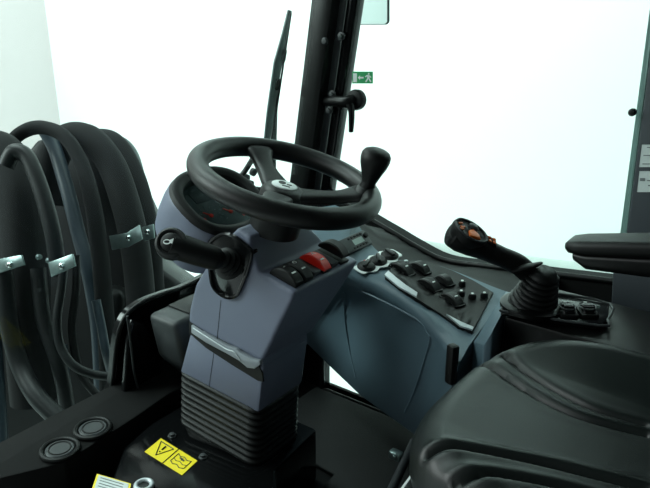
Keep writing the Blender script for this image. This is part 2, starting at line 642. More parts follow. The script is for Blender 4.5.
# ribbed boot
def rrect(cx0, cx1, y0, y1, r, z0, z1, k=4):
    out = []
    for (sx, sy, a0) in ((1, 1, 0), (-1, 1, 90), (-1, -1, 180), (1, -1, 270)):
        for i in range(k + 1):
            a = math.radians(a0 + 90 * i / k)
            x = (cx1 if sx > 0 else cx0) - sx * r + r * math.cos(a)
            y = (y1 if sy > 0 else y0) - sy * r + r * math.sin(a)
            t = (x - cx0) / (cx1 - cx0)
            out.append(cl(x, y - C.y, z0 + (z1 - z0) * t))
    return out
b = MB()
T0, T1 = Lc(178, 370), Lc(258, 412)
B0, B1 = Lc(180, 424), Lc(255, 468)
rings = []
NR = 9
for i in range(NR):
    for dt, g in ((0.0, -0.005), (0.12, 0.002), (0.35, 0.004), (0.62, 0.003), (0.86, -0.001), (0.93, -0.006)):
        t = (i + dt) / NR
        g2 = g + 0.004 * t
        rings.append(rrect(T0[0] + (B0[0] - T0[0]) * t - g2, T1[0] + (B1[0] - T1[0]) * t + g2,
                           YL - g2, YRT - 0.018 + g2, 0.03, T0[1] + (B0[1] - T0[1]) * t, T1[1] + (B1[1] - T1[1]) * t))
rings.append(rrect(B0[0] + 0.002, B1[0] - 0.002, YL, YRT - 0.018, 0.03, B0[1] - 0.03, B1[1] - 0.012))
b.loft(rings)
b.build('column_boot', M['rubber'], col_t, angle=60)

# tilt release lever in its slot on the left flank
b = MB()
sl = [onY(x, y, YL - 0.001) for x, y in [(189, 321), (189, 333), (206, 348), (232, 365), (258, 381), (263, 382), (262, 374), (258, 364), (240, 354), (215, 339), (193, 324)]]
b.solid(sl, (0, 0.004, 0))
b.build('lever_slot', M['black'], col_t)
b = MB()
lv = [onY(x, y, YL - 0.006) for x, y in [(191, 325), (191, 333), (206, 343), (225, 353), (239, 361), (247, 368), (254, 369), (260, 365), (259, 361), (252, 360), (240, 353), (236, 349), (228, 347), (205, 334)]]
b.solid(lv, (0, 0.012, 0), 0.002)
lev = b.build('release_lever', M['lever'], col_t)
b = MB()
rb = [onY(x, y, YL - 0.0075) for x, y in [(193, 328), (207, 337), (226, 349), (234, 352), (240, 360)]]
b.tube(rb, 0.0012, 6)
b.build('lever_rib', M['silver'], lev)

# instrument cluster
b = MB()
rings = []
for zz, g in ((-0.022, -0.018), (0.004, -0.012), (0.010, -0.004), (0.011, 0.004), (0.007, 0.011), (-0.004, 0.014), (-0.02, 0.0)):
    r = []
    for k in range(64):
        a = 2 * math.pi * k / 64
        c_, s_ = math.cos(a), math.sin(a)
        r.append(MBZ @ V(((RX + g) * math.copysign(abs(c_) ** 0.8, c_), (RY + g) * math.copysign(abs(s_) ** 0.8, s_), zz)))
    rings.append(r)
b.loft(rings, loop=True)
bez = b.build('instrument_bezel', M['black'], col_t)
b = MB()
b.lathe([(0.001, -0.014), (0.088, -0.014), (0.090, -0.018), (0.001, -0.020)], MBZ @ Matrix.Diagonal((1, 0.85, 1, 1)), 48)
gf = b.build('gauge_face', M['gauge'], col_t)
for gx, gy, gr in ((-0.042, -0.022, 0.024), (0.012, -0.028, 0.026)):
    b = MB()
    for k in range(9):
        a = math.radians(210 - k * 30)
        b.box(MBZ @ T(gx + gr * math.cos(a), gy + gr * math.sin(a), -0.0135) @ Matrix.Rotation(a, 4, 'Z'), 0.006, 0.0018, 0.0008)
    b.build('gauge_ticks', M['greyink'], gf)
    b = MB()
    b.box(MBZ @ T(gx, gy, -0.0128) @ Matrix.Rotation(2.3, 4, 'Z') @ T(0.008, 0, 0), 0.022, 0.003, 0.001)
    b.lathe([(0.005, 0), (0.005, 0.002), (0.001, 0.003)], MBZ @ T(gx, gy, -0.0138), 12)
    b.build('gauge_needle', M['red'], gf)
b = MB()
b.box(MBZ @ T(-0.005, 0.035, -0.0135), 0.09, 0.034, 0.0014, 0.0005)
b.build('display_window', M['darkgrey'], gf)
b = MB()
b.box(MBZ @ T(-0.066, -0.026, -0.0135), 0.010, 0.007, 0.0012)
b.box(MBZ @ T(0.038, -0.046, -0.0135), 0.008, 0.006, 0.0012)
b.build('warning_light', M['red'], gf)

b = MB()
b.lathe([(0.001, 0.0005), (0.089, -0.003), (0.090, -0.0045), (0.001, -0.001)], MBZ @ Matrix.Diagonal((1, 0.85, 1, 1)), 48)
b.build('gauge_lens', M['lens'], bez)
# recess plate for the lever on the left flank
b = MB()
rp = [onY(x, y, YL - 0.004) for x, y in [(209, 244), (213, 239), (224, 234), (234, 236), (248, 247), (252, 253), (248, 270), (241, 288), (236, 296), (226, 297), (215, 289), (211, 276)]]
b.solid(rp, (0, 0.02, 0), 0.003)
b.tube([p + V((0, -0.001, 0)) for p in rp] + [rp[0] + V((0, -0.001, 0))], 0.004, 8, k=3)
b.build('lever_recess', M['gloss'], col_t)

# steering wheel hub sleeve
WN = (-0.40 * ray(285, 183).normalized() + 0.917 * (CR * 0.23 + CU * 0.973)).normalized()
WU = (CR * 0.973 - CU * 0.23)
WU = (WU - WN * WU.dot(WN)).normalized()
MW = frame(C, WU, z=WN)
b = MB()
b.lathe([(0.052, -0.115), (0.054, -0.075), (0.048, -0.045), (0.001, -0.045)], MW, 32)
b.build('hub_sleeve', M['black'], col_t)

# blank covers in the two free switch bays
PN = (onY(294, 293, YL) - onY(258, 272, YL))
sh_p = onY(276, 282, YL)
SH = frame(sh_p, PN, y=EY)   # x rearward along shelf, y to the right, z out of shelf
def bay(i):
    return SH @ T(0.004, 0.028 + i * 0.0305, 0.0)
b = MB()
for i in (2, 4):
    b.box(bay(i) @ T(0, 0, 0.0045), 0.060, 0.023, 0.010, 0.002)
b.build('blank_cover', M['darkgrey'], col_t)

def rocker_shape(b, m, L=0.066, W=0.026, lift=0.0, H=0.019):
    """curved rocker cap"""
    prof = []
    n = 12
    for i in range(n + 1):
        x = -L / 2 + L * i / n
        u = x / (L / 2)
        z = lift + H * (1 - 0.8 * abs(u) ** 2.4)
        prof.append((x, z))
    rings = []
    for (x, z) in prof:
        e = 0.0025
        rings.append([V((x, -W / 2, lift - 0.002)), V((x, -W / 2, z - e)), V((x, -W / 2 + e, z)), V((x, W / 2 - e, z)), V((x, W / 2, z - e)), V((x, W / 2, lift - 0.002))])
    b.loft(rings, m=m)

def rocker(i, material, label, lift=0.0, mark='dash'):
    m = bay(i)
    t = thing('rocker_switch', label, 'switch', m @ V((0, 0, 0)), 'rocker switches on the steering column')
    b = MB()
    b.box(m @ T(0, 0, 0.002), 0.068, 0.0285, 0.006, 0.0015)
    b.build('switch_frame', M['black'], t)
    b = MB()
    rocker_shape(b, m, lift=lift + 0.004)
    cap = b.build('rocker_cap', material, t, angle=30)
    if mark:
        b = MB()
        b.box(m @ T(0.014, 0, lift + 0.0206), 0.0035, 0.011, 0.002)
        if mark == 'triangle':
            P = [(-0.016, 0), (-0.004, -0.0055), (-0.004, 0.0055)]
            for k in range(3):
                p, q = P[k], P[(k + 1) % 3]
                b.tube([m @ V((p[0], p[1], 0.0222)), m @ V((q[0], q[1], 0.0222))], 0.0007, 6)
        elif mark == 'ring':
            b.ring(m @ T(-0.010, 0, lift + 0.0222), 0.004, 0.004, 0.0008, 16, 5)
        else:
            b.box(m @ T(-0.010, 0, lift + 0.0215), 0.004, 0.005, 0.001)
        b.build('mark', M['white'], cap)
    return t
rocker(0, M['black'], 'black rocker switch with white marks at the left end of the shelf below the wheel')
rocker(1, M['black'], 'black rocker switch with a white ring mark, second from the left on the shelf', mark='ring')
rocker(3, M['red'], 'red hazard rocker switch on the steering column shelf', mark='triangle')
rocker(5, M['black'], 'tall unmarked black rocker switch at the right end of the shelf, past the red one', lift=0.012, mark=None)

# ================================================================ lever with horn button
p0 = onY(228, 263, YL - 0.03)
pe = at(168, 243, (p0 - CO).dot(CF) - 0.045)
t = thing('control_stalk', 'black multifunction lever with horn button on the left of the steering column', 'lever', onY(228, 263, YL))
d = (pe - p0).normalized()
b = MB()
mb0 = frame(onY(231, 264, YL - 0.004), E1, z=(onY(228, 263, YL - 0.04) - onY(231, 264, YL)).normalized())
b.lathe([(0.033, 0), (0.035, 0.006), (0.029, 0.010), (0.031, 0.018), (0.025, 0.022), (0.026, 0.030), (0.020, 0.034), (0.020, 0.042), (0.014, 0.046), (0.011, 0.056), (0.001, 0.058)], mb0, 32)
b.build('lever_boot', M['rubber'], t)
b = MB()
b.tube([p0 + d * 0.012, p0 + d * 0.02, p0 + d * 0.028, (p0 + pe) / 2, pe - d * 0.02, pe - d * 0.004], [0.014, 0.022, 0.026, 0.028, 0.029, 0.027], 20, flat=0.9)
pod = b.build('lever_grip', M['black'], t)
HN = (-CF * 0.9 - CR * 0.35 + CU * 0.25).normalized()
mh = frame(pe - d * 0.008, CR, z=HN)
b = MB()
b.lathe([(0.028, -0.02), (0.032, 0.0), (0.031, 0.011), (0.026, 0.016), (0.022, 0.015), (0.021, 0.012), (0.001, 0.012)], mh, 32)
b.build('horn_surround', M['rubber'], t)
b = MB()
b.lathe([(0.018, 0.008), (0.018, 0.018), (0.015, 0.0205), (0.001, 0.0215)], mh, 32)
hb = b.build('horn_button', M['black'], t)
b = MB()
hz = 0.0212
b.prism([(0.000, -0.002), (0.0, 0.002), (0.009, 0.0055), (0.009, -0.0055)], 0.0008, mh @ T(0.0, 0, hz) @ Matrix.Scale(1.3, 4))
b.ring(mh @ T(-0.005, -0.001, hz), 0.0062, 0.004, 0.0012, 20, 5)
b.build('horn_symbol', M['white'], hb)
b = MB()
q = (p0 * 0.62 + pe * 0.38) + HN * 0.0245
mk = frame(q, CR, z=HN)
b.box(mk, 0.006, 0.0015, 0.0012)
b.box(mk @ T(0.001, 0.003, 0), 0.0015, 0.004, 0.0012)
b.build('wiper_mark', M['greyink'], pod)

# ================================================================ steering wheel
RW, RT = 0.1765, 0.0215
wt = thing('steering_wheel', 'black steering wheel with a knob on its rim, on top of the grey column', 'steering wheel', C - WN * 0.05)
MB().ring(MW, RW, RW, RT, 96, 20).build('rim', M['soft'], wt, angle=180)
HZ = -0.030                   # hub drop
for deg in (121, 13, 263):
    a = math.radians(deg)
    dv = V((math.cos(a), math.sin(a), 0))
    sv = V((-math.sin(a), math.cos(a), 0))
    rings = []
    for t_, wd, th, z in ((0.015, 0.036, 0.011, HZ), (0.05, 0.029, 0.012, HZ + 0.001), (0.085, 0.0225, 0.012, HZ + 0.006), (0.120, 0.0215, 0.012, HZ + 0.013), (0.146, 0.028, 0.013, -0.001), (0.168, 0.044, 0.013, 0.0)):
        c0 = dv * t_ + V((0, 0, z))
        rings.append([c0 + sv * math.copysign(abs(math.cos(q)) ** 0.7, math.cos(q)) * wd + V((0, 0, 1)) * math.copysign(abs(math.sin(q)) ** 0.8, math.sin(q)) * th
                      for q in [2 * math.pi * (k + 0.5) / 16 for k in range(16)]])
    b = MB()
    b.loft(rings, m=MW)
    b.build('spoke', M['soft'], wt, angle=60, subs=1)
b = MB()
b.lathe([(0.001, HZ - 0.03), (0.040, HZ - 0.028), (0.047, HZ - 0.012), (0.046, HZ + 0.002), (0.038, HZ + 0.012), (0.030, HZ + 0.016), (0.001, HZ + 0.017)], MW, 40)
b.build('hub', M['soft'], wt)
b = MB()
mbg = MW @ T(0, 0, HZ + 0.0165)
b.lathe([(0.0265, -0.002), (0.0265, 0.0015), (0.0245, 0.003), (0.001, 0.0036)], mbg @ Matrix.Diagonal((1, 0.85, 1, 1)), 36)
bd = b.build('badge', M['white'], wt)
b = MB()
b.lathe([(0.0075, 0.003), (0.0075, 0.0045), (0.001, 0.0045)], mbg @ T(-0.006, 0.004, 0), 16)
b.box(mbg @ T(0.009, 0.001, 0.0036), 0.010, 0.005, 0.001)
b.box(mbg @ T(0.004, -0.010, 0.0036), 0.016, 0.004, 0.001)
b.build('badge_print', M['ink'], bd)
# spinner knob
ka = math.radians(12)
kp = MW @ V((math.cos(ka) * 0.166, math.sin(ka) * 0.166, 0.008))
mk = frame(kp, WU, z=(WN + CR * 0.10).normalized())
b = MB()
b.lathe([(0.017, -0.004), (0.0165, 0.010), (0.0145, 0.018), (0.016, 0.024), (0.022, 0.042), (0.028, 0.058), (0.0305, 0.070), (0.030, 0.079), (0.026, 0.086), (0.018, 0.090), (0.008, 0.092), (0.001, 0.0922)], mk, 36)
kn = b.build('spinner_knob', M['black'], wt, angle=70)
b = MB()
b.lathe([(0.024, -0.012), (0.025, 0.0), (0.020, 0.008), (0.016, 0.010)], mk, 28)
b.build('knob_clamp', M['soft'], kn)

# ================================================================ side console
sc = thing('side_console', 'slate-grey moulded console curving along the right side of the cab', 'console', V((-0.8, 1.35, FLOOR)))
near = [((-1.16, 1.275, 0.55)), onZ(330, 272, 0.475), onZ(345, 277, 0.452), onZ(372, 283, 0.442), onZ(400, 298, 0.43), onZ(425, 318, 0.41), onZ(440, 336, 0.39), onZ(449, 349, 0.385), onZ(458, 362, 0.38)]
near = [V(p) for p in near]
near_s = smooth_path(near, 4)
foot_px = [(280, 318), (300, 340), (312, 352), (335, 375), (360, 399), (390, 421), (412, 437), (422, 446), (428, 452)]
far_px = [onZ(335, 205, 0.56), onZ(352, 213, 0.545), onZ(358, 224, 0.52), onZ(370, 243, 0.485), onZ(385, 256, 0.462), onZ(405, 261, 0.452), onZ(440, 266, 0.436), onZ(494, 287, 0.418), onZ(508, 292, 0.412)]
far_s = smooth_path(far_px, 4)
rings = []
K = len(near_s)
for i, p in enumerate(near_s):
    u = i / (K - 1)
    j = u * (len(near) - 1)
    a = min(int(j), len(near) - 2)
    fx = foot_px[a][0] + (foot_px[a + 1][0] - foot_px[a][0]) * (j - a)
    fy = foot_px[a][1] + (foot_px[a + 1][1] - foot_px[a][1]) * (j - a)
    zb = 0.13 - 0.05 * u
    f = onZ(fx, fy, zb)
    far = far_s[i]
    into = V((0.1, 1, 0)).normalized()
    fr_ = p + into * 0.012
    rings.append([f + into * 0.05 - V((0, 0, 0.01)), f + into * 0.012, f + V((0, 0, 0.012)),
                  f.lerp(p, 0.5) + V((0, 0.006, 0)), p - V((0, 0, 0.022)), p - V((0, -0.002, 0.008)), fr_ + V((0, 0, 0.0)),
                  p.lerp(far, 0.18) + V((0, 0, 0.002)), far, V((far.x, min(far.y, 1.47), zb + 0.15))])
# black cowl panel rising from the console to the window sill
b = MB()
cow = []
n_c = 33
for i in range(n_c):
    u = i / (n_c - 1)
    q0 = far_s[round(u * (len(far_s) - 1))]
    q3 = V((q0.x + 0.03 - 0.06 * (1 - u), YR - 0.006, 0))
    j = min(range(len(sill)), key=lambda k: abs(sill[k].x - q3.x))
    q3.z = sill[j].z - 0.006
    lowq = q0.lerp(q3, 0.45) + V((0, 0, -0.02))
    cow.append([q0 + V((0, 0.002, -0.004)), lowq, q3, q3 + V((0, 0, -0.03)), lowq + V((0, 0, -0.04)), q0 + V((0, 0.002, -0.04))])
b.loft(cow)
struct(b.build('trim_5', M['dull'], angle=60))
b = MB()
b.loft(rings)
b.build('console_body', M['console'], sc, angle=50)
# inset flank panel with its raised outline
def on_face(x, y):
    """point on the flank: march along the sight line until it meets the lofted flank"""
    best = None
    for i in range(K - 1):
        for (r0, r1) in ((2, 3), (3, 4)):
            a0, a1, b0, b1 = rings[i][r0], rings[i + 1][r0], rings[i][r1], rings[i + 1][r1]
            for tri in ((a0, a1, b1), (a0, b1, b0)):
                q = ray(x, y)
                n = (tri[1] - tri[0]).cross(tri[2] - tri[0])
                if abs(q.dot(n)) < 1e-9:
                    continue
                t_ = (tri[0] - CO).dot(n) / q.dot(n)
                p = CO + q * t_
                ins = all(((tri[(k + 1) % 3] - tri[k]).cross(p - tri[k])).dot(n) >= -1e-7 for k in range(3))
                if ins and (best is None or t_ < best[0]):
                    best = (t_, p)
    return best[1] if best else None
op = [on_face(x, y) for x, y in [(344, 292), (360, 291), (380, 294), (400, 305), (416, 319), (427, 333), (430, 340), (424, 362), (414, 392), (405, 412)]]
op = [p for p in op if p]
b = MB()
b.tube(op, 0.0028, 8, k=4)
op2 = [p for p in [on_face(x, y) for x, y in [(344, 292), (345, 320), (350, 352), (356, 378)]] if p]
if len(op2) > 1:
    b.tube(op2, 0.0028, 8, k=4)
b.build('flank_panel_edge', M['console'], sc)
b = MB()
op3 = [p for p in [on_face(x, y) for x, y in [(352, 286), (375, 286), (400, 297.5), (425, 318), (441, 340)]] if p]
if len(op3) > 2:
    b.tube([p + V((0, 0.001, 0.0)) for p in op3], 0.003, 8, k=4)
b.build('shoulder_bead', M['console'], sc)

# top plane of the console, found by marching the sight line onto the loft
def on_top(x, y, lift=0.0):
    best = None
    q = ray(x, y)
    for i in range(K - 1):
        for (r0, r1) in ((6, 7), (7, 8)):
            a0, a1, b0, b1 = rings[i][r0], rings[i + 1][r0], rings[i][r1], rings[i + 1][r1]
            for tri in ((a0, a1, b1), (a0, b1, b0)):
                n = (tri[1] - tri[0]).cross(tri[2] - tri[0])
                if abs(q.dot(n)) < 1e-9:
                    continue
                t_ = (tri[0] - CO).dot(n) / q.dot(n)
                p = CO + q * t_
                ins = all(((tri[(k + 1) % 3] - tri[k]).cross(p - tri[k])).dot(n) >= -1e-7 for k in range(3))
                if ins and (best is None or t_ < best[0]):
                    best = (t_, p, n.normalized() if n.z > 0 else -n.normalized())
    if best is None:
        p = onZ(x, y, 0.44)
        return p + V((0, 0, lift)), V((0, 0, 1))
    return best[1] + best[2] * lift, best[2]
def top_plate(b, px, th, z=0.0, bev=0.0):
    ps = [on_top(x, y, z)[0] for x, y in px]
    n = on_top(sum(p[0] for p in px) / len(px), sum(p[1] for p in px) / len(px))[1]
    b.solid(ps, n * th, bev)

# black control field on the console top
field = [(384, 277), (394, 265), (403, 262), (440, 266), (494, 296), (489, 306), (473, 332), (461, 330), (440, 316), (416, 301), (398, 290)]
lo_f = [(385, 278), (398, 289), (416, 300), (440, 315), (458, 328), (472, 333)]
hi_f = [(396, 264), (414, 262), (432, 265), (452, 272), (473, 282), (493, 294)]
def lerp_px(L_, u):
    j = u * (len(L_) - 1)
    a = min(int(j), len(L_) - 2)
    return (L_[a][0] + (L_[a + 1][0] - L_[a][0]) * (j - a), L_[a][1] + (L_[a + 1][1] - L_[a][1]) * (j - a))
rows = []
for i in range(31):
    lo_, hi_ = lerp_px(lo_f, i / 30), lerp_px(hi_f, i / 30)
    row = [on_top(lo_[0] + (hi_[0] - lo_[0]) * k / 10, lo_[1] + (hi_[1] - lo_[1]) * k / 10)[0] for k in range(11)]
    rows.append([row[0] - V((0, 0, 0.01))] + [p + V((0, 0, 0.0045)) for p in row] + [row[-1] - V((0, 0, 0.01))])
b = MB()
b.loft(rows)
b.build('control_field', M['black'], sc, angle=60)
c_, n_ = on_top(435, 293)
def onF(x, y, h=0.0):
    p, n = on_top(x, y)
    return p + V((0, 0, 0.0045 + h))
for seg in ([(384, 278), (388, 274), (396, 281), (405, 288), (417, 296), (416, 300), (398, 290)], [(446, 317.5), (460, 325), (473, 330.5), (472, 333), (460, 329.5)]):
    b = MB()
    b.solid([onF(x, y, 0.001) for x, y in seg], n_ * 0.004)
    b.build('silver_trim', M['silver'], sc)
# hinged lid latch under the console by the seat
b = MB()
lp = onZ(452, 350, 0.40)
b.box(frame(lp + V((0.004, -0.004, -0.03)), (1, -0.4, 0), z=(0, 0, 1)), 0.022, 0.02, 0.09, 0.005)
b.build('side_latch', M['black'], sc)
# slanted front section with the radio
RO, RN_ = on_top(354, 244)

# rocker switches on the console
def con_rocker(x, y, label, L=0.05, W=0.024, H=0.016, rot=0.0, mark=True):
    p = onF(x, y)
    ex = (onF(x + 22, y + 15) - p).normalized()
    m = frame(p, ex, z=n_) @ Matrix.Rotation(rot, 4, 'Z')
    t = thing('rocker_switch', label, 'switch', p, 'switches in the console control field')
    b = MB()
    b.box(m @ T(0, 0, 0.002), L + 0.006, W + 0.006, 0.006, 0.002)
    b.build('switch_frame', M['gloss'], t)
    b = MB()
    rocker_shape(b, m, L=L, W=W, lift=0.003, H=H)
    cap = b.build('rocker_cap', M['black'], t, angle=30)
    if mark:
        b = MB()
        b.box(m @ T(0.010, 0, 0.003 + H * 0.97), 0.003, 0.008, 0.002)
        b.build('mark', M['white'], cap)
con_rocker(402, 272, 'large black rocker switch nearest the heater dials in the console control field', L=0.058, W=0.028)
con_rocker(420, 271, 'black rocker switch behind the large one, close to the right side window')
con_rocker(429, 288, 'black rocker switch in the middle of the control field, with the silver trim in front', L=0.056, W=0.026)
con_rocker(452, 303, 'black rocker switch nearest the seat in the console control field', L=0.056, W=0.026)
con_rocker(444, 284, 'unmarked black rocker switch between the middle rocker and the push buttons', L=0.045, mark=False)
for x, y, lab in ((462, 287, 'farthest'), (461, 297, 'leftmost'), (472, 300, 'middle'), (484, 299, 'rightmost')):
    p = onF(x, y)
    t = thing('push_button', 'small black push button with pale tip in the control field, %s of four' % lab, 'button', p, 'push buttons in the console control field')
    m = frame(p, (1, 0, 0), z=n_)
    MB().lathe([(0.009, 0.0), (0.009, 0.006), (0.007, 0.012), (0.001, 0.012)], m, 20).build('button_body', M['black'], t)
    MB().lathe([(0.0032, 0.012), (0.0032, 0.0135), (0.001, 0.014)], m, 12).build('pale_tip', M['white'], t)
b = MB()
p = onF(406, 263.5)
b.lathe([(0.005, 0), (0.005, 0.004), (0.001, 0.005)], frame(p, (1, 0, 0), z=n_), 14)
tag(recentre(b.build('screw', M['silver'])), 'small bright screw at the window side of the console control field', 'screw')

# heater dials
hc, hn = on_top(378, 262)
t = thing('heater_controls', 'white-rimmed plate with three black heater dials on the console top', 'heater control', hc)
def onH(x, y, h=0.0):
    return onP(x, y, hc + hn * h, hn)
ex = (onH(391, 256) - onH(366, 268)).normalized()
mH = frame(onH(378, 262, 0.003), ex, z=hn)
span = (onH(390, 256.5) - onH(366.5, 267.5)).length / 2
RD = 0.74 * span
b = MB()
ol = []
for k in range(48):
    a = 2 * math.pi * k / 48
    x = math.cos(a)
    ol.append((x * span * 1.72, math.copysign(1, math.sin(a)) * RD * (0.78 + 0.28 * math.cos(3.4 * x * math.pi / 1.72) ** 2) * abs(math.sin(a)) ** 0.45))
b.prism(ol, 0.003, mH, 0.001)
b.build('white_plate', M['white'], t)
for k in (-1, 0, 1):
    m = mH @ T(k * span, 0, 0.003)
    MB().lathe([(RD * 0.74, -0.001), (RD * 0.74, 0.002), (RD * 0.66, 0.004), (RD * 0.58, 0.007), (RD * 0.5, 0.008), (0.001, 0.008)], m, 28).build('dial', M['black'], t)
    b = MB()
    b.box(m @ T(0, 0, 0.010) @ Matrix.Rotation(0.9 + 0.5 * k, 4, 'Z'), RD * 1.05, RD * 0.3, 0.008, 0.002)
    b.build('dial_grip', M['soft'], t)
b = MB()
b.box(mH @ T(-span * 0.62, RD * 0.72, 0.0032), 0.006, 0.004, 0.001)
b.build('heat_mark', M['red'], t)

# radio
rc = RO
ex = (onP(360, 232, RO, RN_) - onP(340, 241, RO, RN_)).normalized()
rn = (RN_ + V((0.18, -0.10, 0))).normalized()
mR = frame(rc, ex, z=rn) @ T(-0.004, 0, 0.004) @ Matrix.Scale(0.85, 4)
t = thing('radio', 'black car radio with grey display on the console beside the column', 'radio', rc)
MB().box(mR, 0.13, 0.05, 0.02, 0.003).build('radio_body', M['darkgrey'], t)
MB().box(mR @ T(0.012, 0.0, 0.0102), 0.05, 0.018, 0.001).build('display', M['lcd'], t)
for k in range(5):
    MB().box(mR @ T(-0.02 + k * 0.015, -0.0165, 0.011), 0.011, 0.006, 0.002, 0.0006).build('radio_button', M['black'], t)
    MB().box(mR @ T(-0.02 + k * 0.015, 0.0165, 0.011), 0.011, 0.006, 0.002, 0.0006).build('radio_button', M['black'], t)
MB().lathe([(0.008, 0.0), (0.008, 0.008), (0.001, 0.009)], mR @ T(0.053, 0.006, 0.009), 20).build('volume_knob', M['black'], t)

# ================================================================ rear side console with joystick
ZR = 0.455
rcon = [onZ(499, 319, ZR), onZ(604, 336, ZR), onZ(640, 336, ZR), onZ(640, 300, ZR), onZ(516, 296, ZR)]
b = MB()
xa = rcon[0].x
b.prism([(xa + 0.004, rcon[0].y + 0.018), (0.30, rcon[0].y + 0.018), (0.30, 1.50), (xa - 0.03, 1.50)], ZR - 0.18, T(0, 0, 0.18), 0.008)
rear_console = recentre(b.build('joystick_console', M['satin']))
tag(rear_console, 'black box console between seat and right window carrying the joystick', 'console')
# grey corner cheek in front of it
b = MB()
b.solid([onZ(473, 342, 0.385), onZ(506, 291, 0.425), onZ(513, 292, ZR), onZ(493, 330, ZR), onZ(484, 345, 0.42)], (0.004, -0.002, -0.16), 0.003)
b.build('corner_cheek', M['console'], sc)
# tray plate with the joystick
bp = [onZ(x, y, ZR + 0.006) for x, y in [(500, 316), (598, 331), (607, 325), (609, 309), (560, 299), (517, 295), (510, 300)]]
t = thing('control_plate', 'glossy black raised plate under the joystick and the two toggle switches', 'plate', onZ(550, 312, ZR))
b = MB()
b.solid(bp, (0, 0, 0.012), 0.003)
b.build('plate', M['gloss'], t)
b = MB()
b.tube([p + V((0, 0, 0.012)) for p in bp] + [bp[0] + V((0, 0, 0.012))], 0.003, 8, k=3)
b.build('plate_rim', M['darkgrey'], t)
ZP = ZR + 0.018

jt = thing('joystick', 'black joystick with orange thumb buttons and ribbed boot beside the seat', 'joystick', onZ(533, 308, ZP))
jb = onZ(532, 306, ZP)
dj = (jb - CO).dot(CF)
path = [jb, at(530, 292, dj - 0.006), at(527, 279, dj - 0.012), at(522, 266, dj - 0.02)]
axj = (path[-1] - path[0]).normalized()
LJ = (path[-1] - path[0]).length
mj = frame(jb, E1, z=axj)
prof = [(0.050, -0.004), (0.052, 0.004)]
nr = 7
for k in range(nr):
    z0 = 0.006 + (LJ - 0.012) * k / nr
    z1 = 0.006 + (LJ - 0.012) * (k + 1) / nr
    r = 0.050 - 0.021 * k / nr
    prof += [(r - 0.005, z0 + 0.001), (r, z0 + (z1 - z0) * 0.3), (r + 0.0005, z0 + (z1 - z0) * 0.55), (r - 0.005, z1 - 0.001)]
prof += [(0.024, LJ), (0.001, LJ)]
b = MB()
b.lathe(prof, mj, 40)
b.build('joystick_boot', M['rubber'], jt, angle=70)
b = MB()
b.lathe([(0.066, -0.002), (0.066, 0.006), (0.058, 0.010), (0.001, 0.010)], frame(jb, (1, 0, 0), z=(0, 0, 1)), 40)
b.build('boot_collar', M['satin'], jt)
d0 = dj - 0.02
h = [at(527, 272, d0), at(517, 264, d0 - 0.006), at(502, 257, d0 - 0.014), at(486, 250, d0 - 0.022), at(472, 243, d0 - 0.032), at(460, 238, d0 - 0.040), at(451, 234, d0 - 0.046)]
b = MB()
b.tube(h, [0.024, 0.024, 0.0225, 0.024, 0.030, 0.031, 0.026], 24, k=8, flat=0.92)
hd = b.build('joystick_grip', M['black'], jt, angle=80)
b = MB()
pd = [at(512, 270, d0 - 0.02), at(523, 267.5, d0 - 0.026), at(533, 265.5, d0 - 0.026), at(542, 262.5, d0 - 0.022)]
b.tube(pd, [0.016, 0.017, 0.012, 0.004], 14, k=6, flat=0.42)
b.build('hand_rest', M['black'], jt, angle=70)
# thumb panel on the head
FN = (CU * 0.76 - CF * 0.62 + CR * 0.05).normalized()
fc = at(468, 242, d0 - 0.036) + FN * 0.0265
mf = frame(fc, (h[3] - h[6]).normalized(), z=FN)
b = MB()
b.lathe([(0.036, -0.020), (0.041, -0.004), (0.0405, 0.002), (0.037, 0.0045), (0.035, 0.002), (0.001, 0.002)], mf @ Matrix.Diagonal((1, 0.8, 1, 1)), 40)
tp = b.build('thumb_panel', M['black'], jt)
b = MB()
b.ring(mf @ T(0, 0, 0.004), 0.0375, 0.030, 0.0022, 40, 8)
b.build('panel_rim', M['darkgrey'], tp)
b = MB()
b.prism([(-0.008, -0.023), (0.018, -0.020), (0.016, -0.006), (0.004, 0.003), (-0.008, -0.006)], 0.006, mf @ T(0.0, 0, 0.001), 0.0015)
b.build('orange_button', M['orange'], tp)
for k, (bx, by) in enumerate([(-0.024, 0.010), (-0.020, 0.0), (-0.024, -0.008)]):
    b = MB()
    b.box(mf @ T(bx, by, 0.003) @ Matrix.Rotation(0.5, 4, 'Z'), 0.013, 0.0045, 0.003, 0.001)
    b.build('orange_mark', M['orange'], tp)
b = MB()
b.lathe([(0.011, 0), (0.011, 0.006), (0.008, 0.009), (0.001, 0.010)], mf @ T(0.006, 0.012, 0.001), 20)
b.build('thumb_wheel', M['darkgrey'], tp)
m2 = frame(at(489, 250, d0 - 0.021) + FN * 0.024, (h[2] - h[4]).normalized(), z=FN)
b = MB()
b.box(m2 @ T(0, 0, -0.004), 0.026, 0.026, 0.012, 0.004)
kp_ = b.build('rear_key_pad', M['black'], jt)
for k, (bx, by) in enumerate([(-0.006, -0.006), (0.005, -0.005), (-0.005, 0.005), (0.006, 0.006)]):
    b = MB()
    b.box(m2 @ T(bx, by, 0.003), 0.007, 0.006, 0.003, 0.001)
    b.build('orange_key', M['orange'], kp_)

